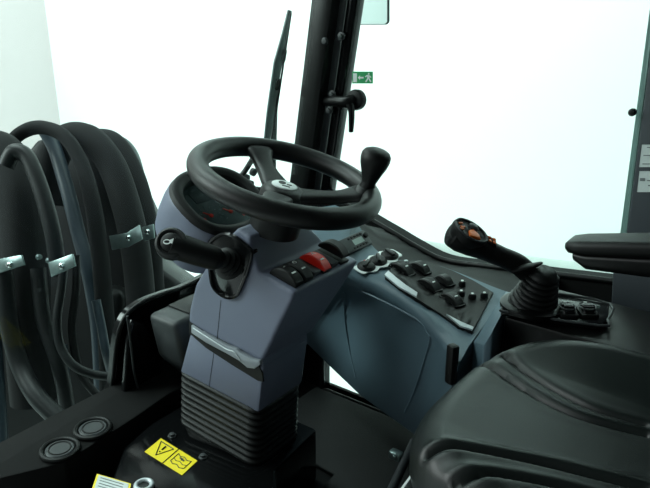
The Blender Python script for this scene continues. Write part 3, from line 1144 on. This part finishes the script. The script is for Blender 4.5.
for (x, lab) in ((567, 'black toggle switch on the plate, next to the joystick boot'), (587, 'black toggle switch on the plate, farther from the joystick boot')):
    p = onZ(x, 314, ZP)
    t = thing('toggle_switch', lab, 'switch', p, 'toggle switches beside the joystick')
    m = frame(p, CR + V((0.1, 0, 0)), z=(0, 0, 1))
    MB().box(m @ T(0, 0, 0.004), 0.036, 0.046, 0.010, 0.003).build('switch_body', M['black'], t)
    b = MB()
    rocker_shape(b, m @ Matrix.Rotation(math.pi / 2, 4, 'Z'), L=0.034, W=0.024, lift=0.008, H=0.014)
    cp = b.build('toggle_cap', M['gloss'], t, angle=30)
    MB().box(m @ T(-0.004, 0.008, 0.0225), 0.006, 0.004, 0.002).build('mark', M['white'], cp)
    b = MB()
    b.ring(m @ T(0, 0.004, 0.016), 0.016, 0.018, 0.0018, 24, 6)
    b.build('guard_ring', M['darkgrey'], t)

# ================================================================ seat
ZS = 0.455
st = thing('driver_seat', 'black vinyl driver seat cushion with pressed grooves, beside the joystick console', 'seat', V((-0.1, 1.02, FLOOR)))
cx0, cx1, cyl, cyr = -0.488, 0.20, 0.725, 1.275
def outl(a, s=1.0):
    """superellipse seat plan"""
    cx, cy = (cx0 + cx1) / 2, (cyl + cyr) / 2
    rx, ry = (cx1 - cx0) / 2, (cyr - cyl) / 2
    c, s_ = math.cos(a), math.sin(a)
    e = 2 / 3.1
    return V((cx + rx * s * math.copysign(abs(c) ** e, c), cy + ry * s * math.copysign(abs(s_) ** e, s_), 0))
groove_px = [
    [(429, 447), (445, 446), (470, 448), (510, 453), (560, 461), (650, 480)],
    [(451, 476), (470, 474), (500, 474), (560, 481), (650, 500)],
    [(482, 351), (495, 361), (520, 377), (555, 395), (590, 408), (650, 421)],
    [(505, 341), (518, 352), (540, 366), (570, 381), (600, 393), (650, 406)],
]
grooves = [smooth_path([onZ(x, y, ZS + h) for x, y in g], 8) for g, h in zip(groove_px, (0.004, 0.006, 0.014, 0.024))]
def seg_d(px, py, a, b):
    dx, dy = b.x - a.x, b.y - a.y
    l2 = dx * dx + dy * dy
    t_ = max(0.0, min(1.0, ((px - a.x) * dx + (py - a.y) * dy) / l2)) if l2 else 0
    return math.hypot(px - a.x - dx * t_, py - a.y - dy * t_)
def bolster(x, y):
    v = (y - (cyl + cyr) / 2) / ((cyr - cyl) / 2)
    z = (0.052 if v > 0 else 0.020) * max(0.0, abs(v) - 0.45) ** 1.2 / 0.55
    u = (x - cx0) / (cx1 - cx0)
    z -= 0.030 * max(0.0, u - 0.12) ** 1.0 * (1 - max(0, abs(v) - 0.5))
    return z
def seat_z(x, y):
    z = ZS + bolster(x, y)
    for gi, g in enumerate(grooves):
        dm = min(seg_d(x, y, g[i], g[i + 1]) for i in range(len(g) - 1))
        wd = 0.0058
        if dm < 0.04:
            z -= 0.013 * math.exp(-(dm / wd) ** 2)
            z += (0.004 if gi < 2 else 0.0015) * math.exp(-((dm - 0.016) / 0.009) ** 2)
    return z
b = MB()
NA, NS = 220, 72
rings = []
for i in range(NS):
    s_ = (i + 0.6) / NS
    r = []
    for k in range(NA):
        p = outl(2 * math.pi * k / NA, s_ * 0.955)
        ed = max(0.0, (s_ - 0.86) / 0.14)
        r.append(V((p.x, p.y, seat_z(p.x, p.y) - 0.022 * ed * ed)))
    rings.append(r)
def edge_ring(s, dz):
    out = []
    for k in range(NA):
        p = outl(2 * math.pi * k / NA, s)
        out.append(V((p.x, p.y, ZS + bolster(p.x, p.y) + dz)))
    return out
for s_, dz in ((0.968, -0.028), (0.98, -0.040), (0.988, -0.060), (0.986, -0.085), (0.975, -0.105), (0.90, -0.115)):
    rings.append(edge_ring(s_, dz))
b.loft(rings)
b.build('cushion', M['vinyl'], st, angle=75)
b = MB()
b.loft([edge_ring(0.93, -0.10), edge_ring(0.975, -0.108), edge_ring(0.97, -0.135), edge_ring(0.88, -0.140)])
b.build('seat_pan', M['piping'], st)
b = MB()
rings = []
for zz, x0, x1, hw_ in ((0.40, 0.12, 0.22, 0.20), (0.46, 0.11, 0.24, 0.24), (0.70, 0.15, 0.28, 0.25), (0.95, 0.20, 0.31, 0.23), (1.04, 0.23, 0.31, 0.17)):
    rings.append([V(((x0 + x1) / 2 + (x1 - x0) / 2 * math.copysign(abs(math.cos(q)) ** 0.6, math.cos(q)), 1.0 + hw_ * math.copysign(abs(math.sin(q)) ** 0.6, math.sin(q)), zz)) for q in [2 * math.pi * k / 40 for k in range(40)]])
b.loft(rings)
b.build('backrest', M['vinyl'], st, angle=70)  # out of view; added to shade the rear of the cushion
b = MB()
b.box(T(-0.10, 1.0, 0.14), 0.46, 0.40, 0.36, 0.03)
b.build('seat_suspension', M['rubber'], st)
b = MB()
b.box(T(-0.14, 1.0, -0.045), 0.62, 0.36, 0.03, 0.006)
b.build('seat_base', M['satin'], st)
b = MB()
tb = [onX(x, y, -0.455) for x, y in [(400, 489), (411, 474), (414, 492), (398, 502)]]
b.solid(tb, (0.004, 0, 0))
b.build('white_tag', M['labelwhite'], st)
b = MB()
sr0, sr1 = onZ(393, 487, 0.12), onZ(414, 442, 0.12)
b.tube([sr0 + (sr0 - sr1) * 0.6, sr1], 0.010, 12)
b.build('slide_rail', M['darkgrey'], st)
b = MB()
p = onZ(396, 455, 0.12)
b.box(T(p.x, p.y, p.z), 0.03, 0.02, 0.02, 0.004)
b.box(T(p.x + 0.004, p.y - 0.012, p.z + 0.004), 0.008, 0.008, 0.008, 0.002)
b.build('slide_catch', M['steel'], st)

# ================================================================ armrest
at_ = thing('armrest', 'black armrest pad reaching in from the right above the joystick console', 'armrest', at(640, 262, 1.36))
DA = 1.36
rear = V((1, 0.02, 0.20)).normalized()
a0 = at(569, 243, DA)
mA = frame(a0, rear, y=(0, 1, 0))
def arm_sec(x, w0, z0, z1, m, r=0.012):
    out = []
    for (sx, sz, an) in ((1, 1, 0), (-1, 1, 90), (-1, -1, 180), (1, -1, 270)):
        for i in range(5):
            a = math.radians(an + 90 * i / 4)
            rr = min(r, (z1 - z0) / 2.05, w0 / 2.05)
            y = sx * (w0 / 2 - rr) + rr * math.cos(a)
            z = (z1 - rr if sz > 0 else z0 + rr) + rr * math.sin(a)
            out.append(m @ V((x, y, z)))
    return out
b = MB()
b.loft([arm_sec(0.0, 0.05, -0.008, 0.006, mA), arm_sec(0.006, 0.065, -0.013, 0.010, mA), arm_sec(0.03, 0.075, -0.016, 0.012, mA), arm_sec(0.12, 0.08, -0.018, 0.013, mA), arm_sec(0.34, 0.08, -0.020, 0.013, mA)])
b.build('arm_pad', M['black'], at_, angle=60)
b = MB()
b.loft([arm_sec(0.012, 0.045, -0.030, -0.012, mA), arm_sec(0.035, 0.060, -0.046, -0.014, mA), arm_sec(0.14, 0.066, -0.056, -0.016, mA), arm_sec(0.34, 0.066, -0.062, -0.016, mA)])
b.build('arm_shell', M['satin'], at_, angle=60)
b = MB()
b.box(mA @ T(0.24, 0.0, -0.14), 0.07, 0.04, 0.20, 0.01)
b.build('arm_bracket', M['satin'], at_)
# dark seat-side column below the armrest by the pillar
b = MB()
q0 = onY(612, 266, 1.60)
b.solid([onY(613, 262, 1.60), onY(609, 345, 1.60), V((0.28, 1.60, 0.2)), V((0.28, 1.60, q0.z + 0.05))], (0, 0.06, 0), 0.006)
o = recentre(b.build('belt_housing', M['pillar']))
tag(o, 'dark slate upright housing behind the joystick console below the armrest', 'housing')

# ================================================================ stickers on the right pillar
YB = YR - 0.02
for pts, lab, bars in (([(642, 144.5), (660, 144.5), (657, 167), (639, 167)], 'white label sticker on the right pillar, upper of the two', [(643.5, 155, 652, 155.8), (642.5, 163.5, 650, 164.3), (647, 147, 654, 147.8)]),
                       ([(639.5, 171), (657, 171), (654, 192), (637, 192)], 'white label sticker on the right pillar, lower of the two', [(640, 178, 645, 181), (647, 180, 652, 181), (648, 185, 655, 186)])):
    b = MB()
    ps = [onY(x, y, YB - 0.0005) for x, y in pts]
    t = thing('label_sticker', lab, 'sticker', ps[3], 'white stickers on the right pillar')
    b.solid(ps, (0, -0.001, 0))
    b.build('sticker', M['labelwhite'], t)
    b = MB()
    b.loft([[p + V((0, -0.0006, 0)) for p in ps], [p + V((0, -0.0016, 0)) for p in ps]], cap=False)
    for (x0, y0, x1, y1) in bars:
        b.solid([onY(x, y, YB - 0.0018) for x, y in [(x0, y0), (x1, y0), (x1, y1), (x0, y1)]], (0, -0.0006, 0))
    b.build('print', M['greyink'], t)

# ================================================================ yellow warning sticker on the pedestal
ZK = STEP + 0.0008
cs = [onZ(x, y, ZK) for x, y in [(144.5, 452), (161, 438.5), (197.5, 461), (182, 475.5)]]
t = thing('warning_sticker', 'yellow warning sticker with black triangle and manual symbol beside the column boot', 'sticker', (cs[0] + cs[2]) / 2)
b = MB()
b.solid(cs, (0, 0, 0.001))
b.build('sticker', M['yellow'], t)
def ST(u, v):
    return (cs[0].lerp(cs[3], u)).lerp(cs[1].lerp(cs[2], u), v) + V((0, 0, 0.0013))
def stline(b, pts, r=0.0011, close=False):
    ps = [ST(*p) for p in pts]
    if close:
        ps.append(ps[0])
    for i in range(len(ps) - 1):
        b.tube([ps[i], ps[i + 1]], r, 6)
b = MB()
stline(b, [(0.5, 0.0), (0.5, 1.0)], 0.0013)
b.build('divider', M['ink'], t)
b = MB()
stline(b, [(0.07, 0.86), (0.42, 0.86), (0.245, 0.14)], 0.0012, True)
b.build('triangle', M['ink'], t)
b = MB()
stline(b, [(0.245, 0.76), (0.245, 0.52)], 0.0022)
stline(b, [(0.245, 0.40), (0.245, 0.37)], 0.0022)
b.build('exclamation_mark', M['ink'], t)
b = MB()
stline(b, [(0.58, 0.30), (0.66, 0.22), (0.74, 0.30), (0.83, 0.22), (0.92, 0.30), (0.92, 0.80), (0.83, 0.72), (0.74, 0.80), (0.66, 0.72), (0.58, 0.80)], 0.0010, True)
stline(b, [(0.58, 0.5), (0.66, 0.43), (0.74, 0.5), (0.83, 0.43), (0.92, 0.5)], 0.0008)
b.build('manual_symbol', M['ink'], t)
b = MB()
stline(b, [(0.68, 0.66), (0.80, 0.62)], 0.0020)
stline(b, [(0.74, 0.70), (0.74, 0.57)], 0.0014)
b.build('manual_mark', M['ink'], t)

# type plate at the bottom edge
cs2 = [onZ(x, y, STEP + 0.001) for x, y in [(97, 474), (131, 484), (128, 500), (92, 489)]]
t = thing('type_plate', 'small pale yellow-rimmed plate with printed lines at the bottom edge', 'plate', cs2[0])
MB().solid(cs2, (0, 0, 0.001)).build('plate', M['yellow'], t)
cen2 = (cs2[0] + cs2[1] + cs2[2] + cs2[3]) / 4
MB().solid([p.lerp(cen2, 0.12) + V((0, 0, 0.001)) for p in cs2], (0, 0, 0.0006)).build('pale_field', M['labelwhite'], t)
b = MB()
for k in range(4):
    u = 0.2 + 0.18 * k
    p, q = cs2[0].lerp(cs2[3], u), cs2[1].lerp(cs2[2], u)
    b.tube([p.lerp(q, 0.14) + V((0, 0, 0.0015)), p.lerp(q, 0.8) + V((0, 0, 0.0015))], 0.0012, 6)
b.build('print', M['greyink'], t)
p = onZ(144, 486, STEP + 0.004)
t = thing('ring_cap', 'white-rimmed round cap at the bottom edge beside the yellow warning sticker', 'cap', V((p.x, p.y, STEP)))
mm = T(p.x, p.y, STEP)
MB().ring(mm @ T(0, 0, 0.006), 0.017, 0.017, 0.0055, 40, 10).build('rim', M['silver'], t)
MB().lathe([(0.015, 0.0), (0.015, 0.005), (0.001, 0.006)], mm, 30).build('core', M['rubber'], t)
# bolts round the column foot
for (x, y, lab) in ((281, 444, 'bright steel bolt on the pedestal at the seat side of the column boot'),
                    (203, 457, 'small dull bolt on the pedestal in front of the column boot'),
                    (172, 436, 'small dull bolt on the pedestal between yellow sticker and front ledge')):
    p = onZ(x, y, STEP)
    b = MB()
    b.lathe([(0.011, 0), (0.011, 0.002), (0.007, 0.0025), (0.007, 0.007), (0.001, 0.008)], T(p.x, p.y, STEP), 6 if x != 281 else 14)
    o = b.build('bolt', M['steel'] if x == 281 else M['darkgrey'])
    tag(recentre(o), lab, 'bolt')

# ================================================================ heater box behind the column
t = thing('heater_box', 'dark grey heater box with chamfered corner standing behind the steering column', 'heater box', onP(165, 370, (-1.3, 1.1, 0.2), (1, 0, 0)))
b = MB()
xh = -1.33
A = onX(146, 313, xh)
B_ = onX(171, 315, xh + 0.05)
top_z = A.z
b.solid([V((xh, A.y, top_z)), V((xh, A.y + 0.02, 0.20)), V((xh, A.y + 0.09, LEDGE)), V((xh, A.y + 0.26, LEDGE)), V((xh, A.y + 0.26, top_z + 0.0))], (0.11, 0.0, 0.0), 0.018, 3)
b.build('box_body', M['darkgrey'], t, angle=60)
b = MB()
b.box(T(xh + 0.055, A.y + 0.15, top_z + 0.002), 0.08, 0.18, 0.006, 0.002)
b.build('lid', M['black'], t)
# glossy curved cover between glass corner and heater box
b = MB()
g = [onX(x, y, -1.385) for x, y in [(120, 392), (124, 340), (128, 318), (140, 322), (154, 348), (160, 392)]]
b.solid(g, (0.02, 0, 0), 0.006)
o = recentre(b.build('corner_cover', M['gloss']))
tag(o, 'glossy black cover panel in the stepped corner of the windscreen', 'cover panel')
b = MB()
b.tube([onX(x, y, -1.355) for x, y in [(127, 316), (131, 345), (134, 372), (139, 392)]], 0.003, 8)  # vertical highlight on the cover, modelled as a thin grey tube
o = recentre(b.build('highlight', M['darkgrey']))
tag(o, 'thin grey strip standing for a highlight down the glossy cover beside the heater box', 'highlight')

# ================================================================ window latch on the A-pillar
YV = YR
t = thing('window_latch', 'black window latch with round knob and hanging lever beside the front pillar', 'latch', onY(335, 105, YV - 0.05))
dl = 1.95
def wl(x, y, dy=0.0):
    return onY(x, y, YV - dy)
b = MB()
b.tube([wl(325, 101, 0.03), wl(335, 101, 0.045), wl(346, 102, 0.05), wl(354, 100, 0.035)], [0.012, 0.016, 0.018, 0.018], 14, flat=1.0)
b.build('latch_arm', M['satin'], t)
b = MB()
b.lathe([(0.001, 0.012), (0.016, 0.011), (0.028, 0.006), (0.031, -0.002), (0.030, -0.016), (0.020, -0.022), (0.001, -0.022)], frame(wl(355, 100, 0.03), (1, 0, 0), z=(0.2, -1, 0.05)), 32)
b.build('latch_knob', M['black'], t)
b = MB()
b.tube([wl(350, 104, 0.055), wl(351.5, 112, 0.056), wl(351.5, 122, 0.056), wl(351, 132, 0.056)], [0.014, 0.011, 0.010, 0.008], 12, flat=0.8)
b.build('latch_lever', M['black'], t)
for (x, y) in ((333, 94), (330, 110), (342, 36)):
    b = MB()
    b.lathe([(0.012, 0), (0.012, 0.006), (0.007, 0.007), (0.007, 0.013), (0.001, 0.014)], frame(wl(x, y, 0.028), (1, 0, 0), z=(0, -1, 0)), 14)
    b.build('screw', M['darkgrey'], t)

# ================================================================ emergency exit sign on the side window
YE = YR - 0.002
def es(u, v):
    x = 352.5 + 20.5 * u
    y = 71.5 + 12 * v
    return onY(x, y, YE)
t = thing('escape_sign', 'small green emergency exit sticker on the right side window above the latch', 'sign', es(0.5, 1))
MB().solid([es(0, 0), es(1, 0), es(1, 1), es(0, 1)], (0, -0.0015, 0)).build('sign_plate', M['green'], t)
def esq(b, pts):
    b.solid([es(*p) + V((0, -0.0016, 0)) for p in pts], (0, -0.0006, 0))
b = MB()
esq(b, [(0.05, 0.15), (0.23, 0.15), (0.23, 0.88), (0.05, 0.88)])
b.build('door_symbol', M['white'], t)
b = MB()
esq(b, [(0.28, 0.5), (0.38, 0.32), (0.38, 0.44), (0.56, 0.44), (0.56, 0.58), (0.38, 0.58), (0.38, 0.70)])
b.build('arrow', M['white'], t)
b = MB()
esq(b, [(0.78, 0.12), (0.84, 0.12), (0.84, 0.26), (0.78, 0.26)])
esq(b, [(0.72, 0.28), (0.86, 0.30), (0.84, 0.60), (0.74, 0.58)])
esq(b, [(0.74, 0.55), (0.80, 0.58), (0.70, 0.88), (0.63, 0.86)])
esq(b, [(0.78, 0.55), (0.85, 0.57), (0.94, 0.84), (0.88, 0.88)])
esq(b, [(0.84, 0.30), (0.94, 0.46), (0.91, 0.52), (0.82, 0.40)])
esq(b, [(0.72, 0.28), (0.62, 0.42), (0.65, 0.48), (0.75, 0.38)])
b.build('running_figure', M['white'], t)

# exterior mirror at the top
YM_ = 2.0
t = thing('mirror', 'pale mirror with rounded lower corners hanging outside at the top beside the front pillar', 'mirror', onY(372, 24, YM_))
def rr2(x0, y0, x1, y1, r, n=5):
    out = []
    for cx, cy, a0 in ((x1 - r, y1 - r, 0), (x0 + r, y1 - r, 90)):
        for i in range(n + 1):
            a = math.radians(a0 + 90 * i / n)
            out.append((cx + r * math.cos(a), cy + r * math.sin(a)))
    return out + [(x0, y0), (x1, y0)]
MB().solid([onY(x, y, YM_) for x, y in rr2(351, -70, 388, 24.8, 4)], (0, 0.012, 0), 0.003).build('mirror_shell', M['darkgrey'], t)
MB().solid([onY(x, y, YM_ - 0.002) for x, y in rr2(352, -68, 387, 24, 3.4)], (0, 0.004, 0)).build('mirror_glass', M['mirror'], t)
b = MB()
b.tube([onY(352, -40, YM_ + 0.01), onY(330, -45, YM_ - 0.1), onY(322, -45, YR + 0.03)], 0.010, 10)
b.build('mirror_arm', M['satin'], t)

# ================================================================ windscreen wiper
def wi(x, y, off=0.03):
    return onP(x, y, PW - NW * off, NW)
t = thing('windscreen_wiper', 'grey windscreen wiper standing upright outside the front glass', 'wiper', wi(268, 180))
b = MB()
b.solid([wi(289, 10), wi(292, 11), wi(291, 20), wi(281, 72), wi(272, 128), wi(269, 150), wi(264, 150), wi(268, 112), wi(275, 62), wi(283, 34)], NW * -0.006, 0.001)
b.build('wiper_blade', M['wiper'], t)
b = MB()
b.tube([wi(291, 13, 0.02), wi(278, 100, 0.02), wi(269, 160, 0.02)], 0.003, 6)
b.build('wiper_rubber', M['rubber'], t)
b = MB()
b.tube([wi(279, 66, 0.04), wi(276, 90, 0.045), wi(274, 130, 0.045), wi(272, 190, 0.045)], [0.005, 0.007, 0.009, 0.011], 10)
b.build('wiper_arm', M['darkgrey'], t)
for (x, y, s_) in ((282, 55, 0.016), (276, 84, 0.018)):
    b = MB()
    b.box(frame(wi(x, y, 0.035), wi(291, 10) - wi(270, 140), y=NW), 0.034, 0.022, s_, 0.003)
    b.build('wiper_joint', M['black'], t)
t = thing('wiper_linkage', 'black wiper linkage bracket seen through the steering wheel', 'linkage', wi(246, 176))
b = MB()
b.tube([wi(234, 184, 0.05), wi(245, 171, 0.05), wi(258, 150, 0.05), wi(268, 138, 0.05)], 0.008, 10)
b.tube([wi(234, 184, 0.05), wi(248, 188, 0.05), wi(262, 190, 0.05)], 0.009, 10)
b.build('link_rod', M['satin'], t)
for x, y in ((246, 178), (253, 172), (250, 184)):
    b = MB()
    b.lathe([(0.012, -0.004), (0.012, 0.006), (0.001, 0.008)], frame(wi(x, y, 0.045), EY, z=NW), 14)
    b.build('link_pin', M['darkgrey'], t)
# ================================================================ loader linkage and hoses outside the windscreen
LG = 'hoses and sleeves on the loader front'
def hose(name, pts, r, material, label, flat=1.0, cat='hose', n=14):
    b = MB()
    b.tube([at(*p) for p in pts], r, n, k=8, flat=flat)
    return tag(recentre(b.build(name, M[material], angle=80)), label, cat, LG)

lt = thing('loader_arm', 'dark painted loader arm structure standing in front of the windscreen', 'loader arm', onX(60, 470, -2.2))
b = MB()
dd = 2.62
b.solid([at(-60, 175, dd), at(-20, 168, dd), at(14, 166, dd), at(28, 150, dd), at(36, 139, dd), at(60, 136, dd), at(98, 146, dd), (at(128, 186, dd)), at(146, 225, dd), at(152, 262, dd), at(190, 290, dd), at(200, 420, dd), at(150, 520, dd), at(-60, 540, dd)], CF * 0.35, 0.02)
b.build('arm_plate', M['dirty'], lt)
b = MB()
b.solid([at(84, 300, 2.5), at(102, 285, 2.5), at(124, 292, 2.5), at(122, 330, 2.5), at(112, 345, 2.5), at(92, 335, 2.5)], CF * 0.14, 0.03, 3)
b.build('pivot_boss', M['rubber'], lt)
hose('hose_sleeve', [(8, 172, 2.35), (12, 143, 2.35), (27, 130, 2.35), (46, 128, 2.33), (66, 138, 2.3), (82, 165, 2.28), (93, 205, 2.25), (100, 255, 2.25), (104, 300, 2.25), (108, 360, 2.25), (108, 440, 2.25)], [0.024, 0.024, 0.026, 0.028, 0.030, 0.034, 0.036, 0.036, 0.034], 'sleeve', 'black woven sleeve forming the tall open arch at the top of the hose bundle', 0.8)
hose('hose_sleeve', [(48, 205, 2.5), (52, 160, 2.5), (68, 140, 2.5), (90, 140, 2.48), (110, 162, 2.45), (124, 198, 2.42), (134, 240, 2.4), (140, 290, 2.4), (142, 350, 2.4), (140, 430, 2.4)], 0.062, 'sleeve', 'broad black hose sleeve in the middle of the arching bundle', 0.8)
hose('hose_sleeve', [(88, 150, 2.6), (100, 139, 2.6), (116, 146, 2.58), (131, 172, 2.55), (141, 204, 2.52), (148, 240, 2.5), (152, 290, 2.5), (156, 350, 2.5), (156, 420, 2.5)], 0.045, 'sleeve', 'black hose sleeve at the right edge of the arching bundle', 0.8)
hose('hydraulic_hose', [(104, 146, 2.75), (118, 143, 2.75), (130, 154, 2.75), (137, 176, 2.72), (140, 205, 2.7)], 0.030, 'wiper', 'pale teal hose curving behind the right edge of the bundle')
hose('hose_sleeve', [(-95, 430, 2.2), (-90, 330, 2.2), (-78, 240, 2.2), (-55, 180, 2.18), (-26, 157, 2.15), (-2, 154, 2.15), (12, 168, 2.13), (22, 205, 2.1), (26, 260, 2.1), (28, 330, 2.12), (34, 400, 2.15)], 0.085, 'sleeve', 'broad black hose sleeve at the left edge of the photo, passing its metal clamp', 0.8)
hose('hose_sleeve', [(6, 166, 1.97), (14, 152, 1.97), (26, 156, 1.97), (36, 176, 1.96), (46, 206, 1.95), (54, 240, 1.95), (58, 275, 1.97)], 0.023, 'hose', 'narrow shiny hose cover curving over the left sleeve')
hose('hydraulic_hose', [(44, 129, 2.42), (54, 147, 2.42), (62, 172, 2.4), (70, 200, 2.38), (78, 232, 2.36), (86, 262, 2.34), (92, 290, 2.34), (98, 330, 2.34), (102, 400, 2.34)], 0.024, 'blue', 'blue-grey tube descending from the arch toward the dark pivot')
hose('hydraulic_hose', [(64, 262, 1.95), (61, 290, 1.95), (57, 320, 1.95), (60, 345, 1.95), (72, 364, 1.95), (92, 374, 1.97), (118, 377, 2.0)], 0.0125, 'hose', 'thin grey hose dropping from the right clamp and bending right near the glass corner')
hose('hydraulic_hose', [(38, 268, 2.0), (44, 320, 2.0), (58, 362, 2.0), (66, 400, 2.02), (70, 440, 2.05)], 0.022, 'hose', 'black hydraulic hose hanging below the middle clamp down to the glass edge')
hose('hydraulic_hose', [(4, 270, 1.98), (8, 320, 1.98), (20, 365, 1.98), (38, 398, 1.94), (66, 425, 1.92)], 0.026, 'hose', 'thick black hose sweeping from the left clamp to the lower glass edge')
hose('hydraulic_hose', [(62, 345, 2.08), (64, 372, 2.08), (68, 398, 2.1), (74, 430, 2.1)], 0.016, 'blue', 'short blue-grey pipe low behind the bent thin hose')
hose('hydraulic_hose', [(96, 300, 2.15), (102, 330, 2.15), (106, 352, 2.15), (113, 380, 2.2), (118, 410, 2.2)], 0.014, 'blue', 'thin blue-grey pipe running down beside the windscreen corner')
hose('hydraulic_hose', [(-8, 300, 2.02), (-4, 360, 2.02), (0, 420, 2.02), (2, 460, 2.02)], 0.020, 'blue', 'blue-grey tube at the very left edge below the left clamp')
hose('hydraulic_hose', [(76, 255, 2.1), (76, 290, 2.1), (72, 330, 2.1), (80, 372, 2.1), (98, 396, 2.1)], 0.012, 'rubber', 'thin black hose looping in front of the pivot')

def clamp(px, d0_, d1_, label, bolts):
    t = thing('hose_clamp', label, 'clamp', at(px[0][0], px[0][1], d0_), 'metal hose clamps on the loader front')
    n = len(px)
    xs = [p[0] for p in px]
    ps = [at(x, y, d0_ + (d1_ - d0_) * (x - min(xs)) / (max(xs) - min(xs))) for x, y in px]
    nn = (ps[1] - ps[0]).cross(ps[2] - ps[1]).normalized()
    if nn.dot(CF) < 0:
        nn = -nn
    MB().solid(ps, nn * 0.006, 0.0008).build('clamp_plate', M['steel'], t)
    for x, y in bolts:
        dpt = onP(x, y, ps[0], nn)
        MB().lathe([(0.010, 0), (0.010, 0.004), (0.006, 0.009), (0.001, 0.010)], frame(dpt, nn.orthogonal(), z=-nn), 8).build('clamp_bolt', M['chrome'], t)
clamp([(-6, 260), (21, 255), (24, 265), (-4, 274)], 1.95, 1.90, 'zinc hose clamp plate at the left edge of the photo', [(10, 265)])
clamp([(48, 262.5), (72, 254), (75, 266), (51, 277)], 1.90, 1.86, 'zinc hose clamp plate in the middle, above the thin hose', [(62, 266)])
clamp([(109, 236), (126, 233), (139, 225), (142, 239), (128, 247), (112, 250)], 2.2, 2.16, 'bent zinc hose clamp plate beside the horn button lever', [(129, 238)])
clamp([(142, 227), (153, 224), (154, 238), (144, 241)], 2.3, 2.28, 'small dull clamp plate at the right edge of the hose bundle', [(148, 232)])
for x, y, lab in ((39, 257, 'left'), (49, 260.5, 'right')):
    p = at(x, y, 1.95)
    b = MB()
    b.lathe([(0.008, -0.004), (0.008, 0.006), (0.001, 0.008)], frame(p, CR, z=-CF), 10)
    tag(recentre(b.build('bolt', M['steel'])), 'small shiny bolt above the middle hose clamp, %s of the pair' % lab, 'bolt')
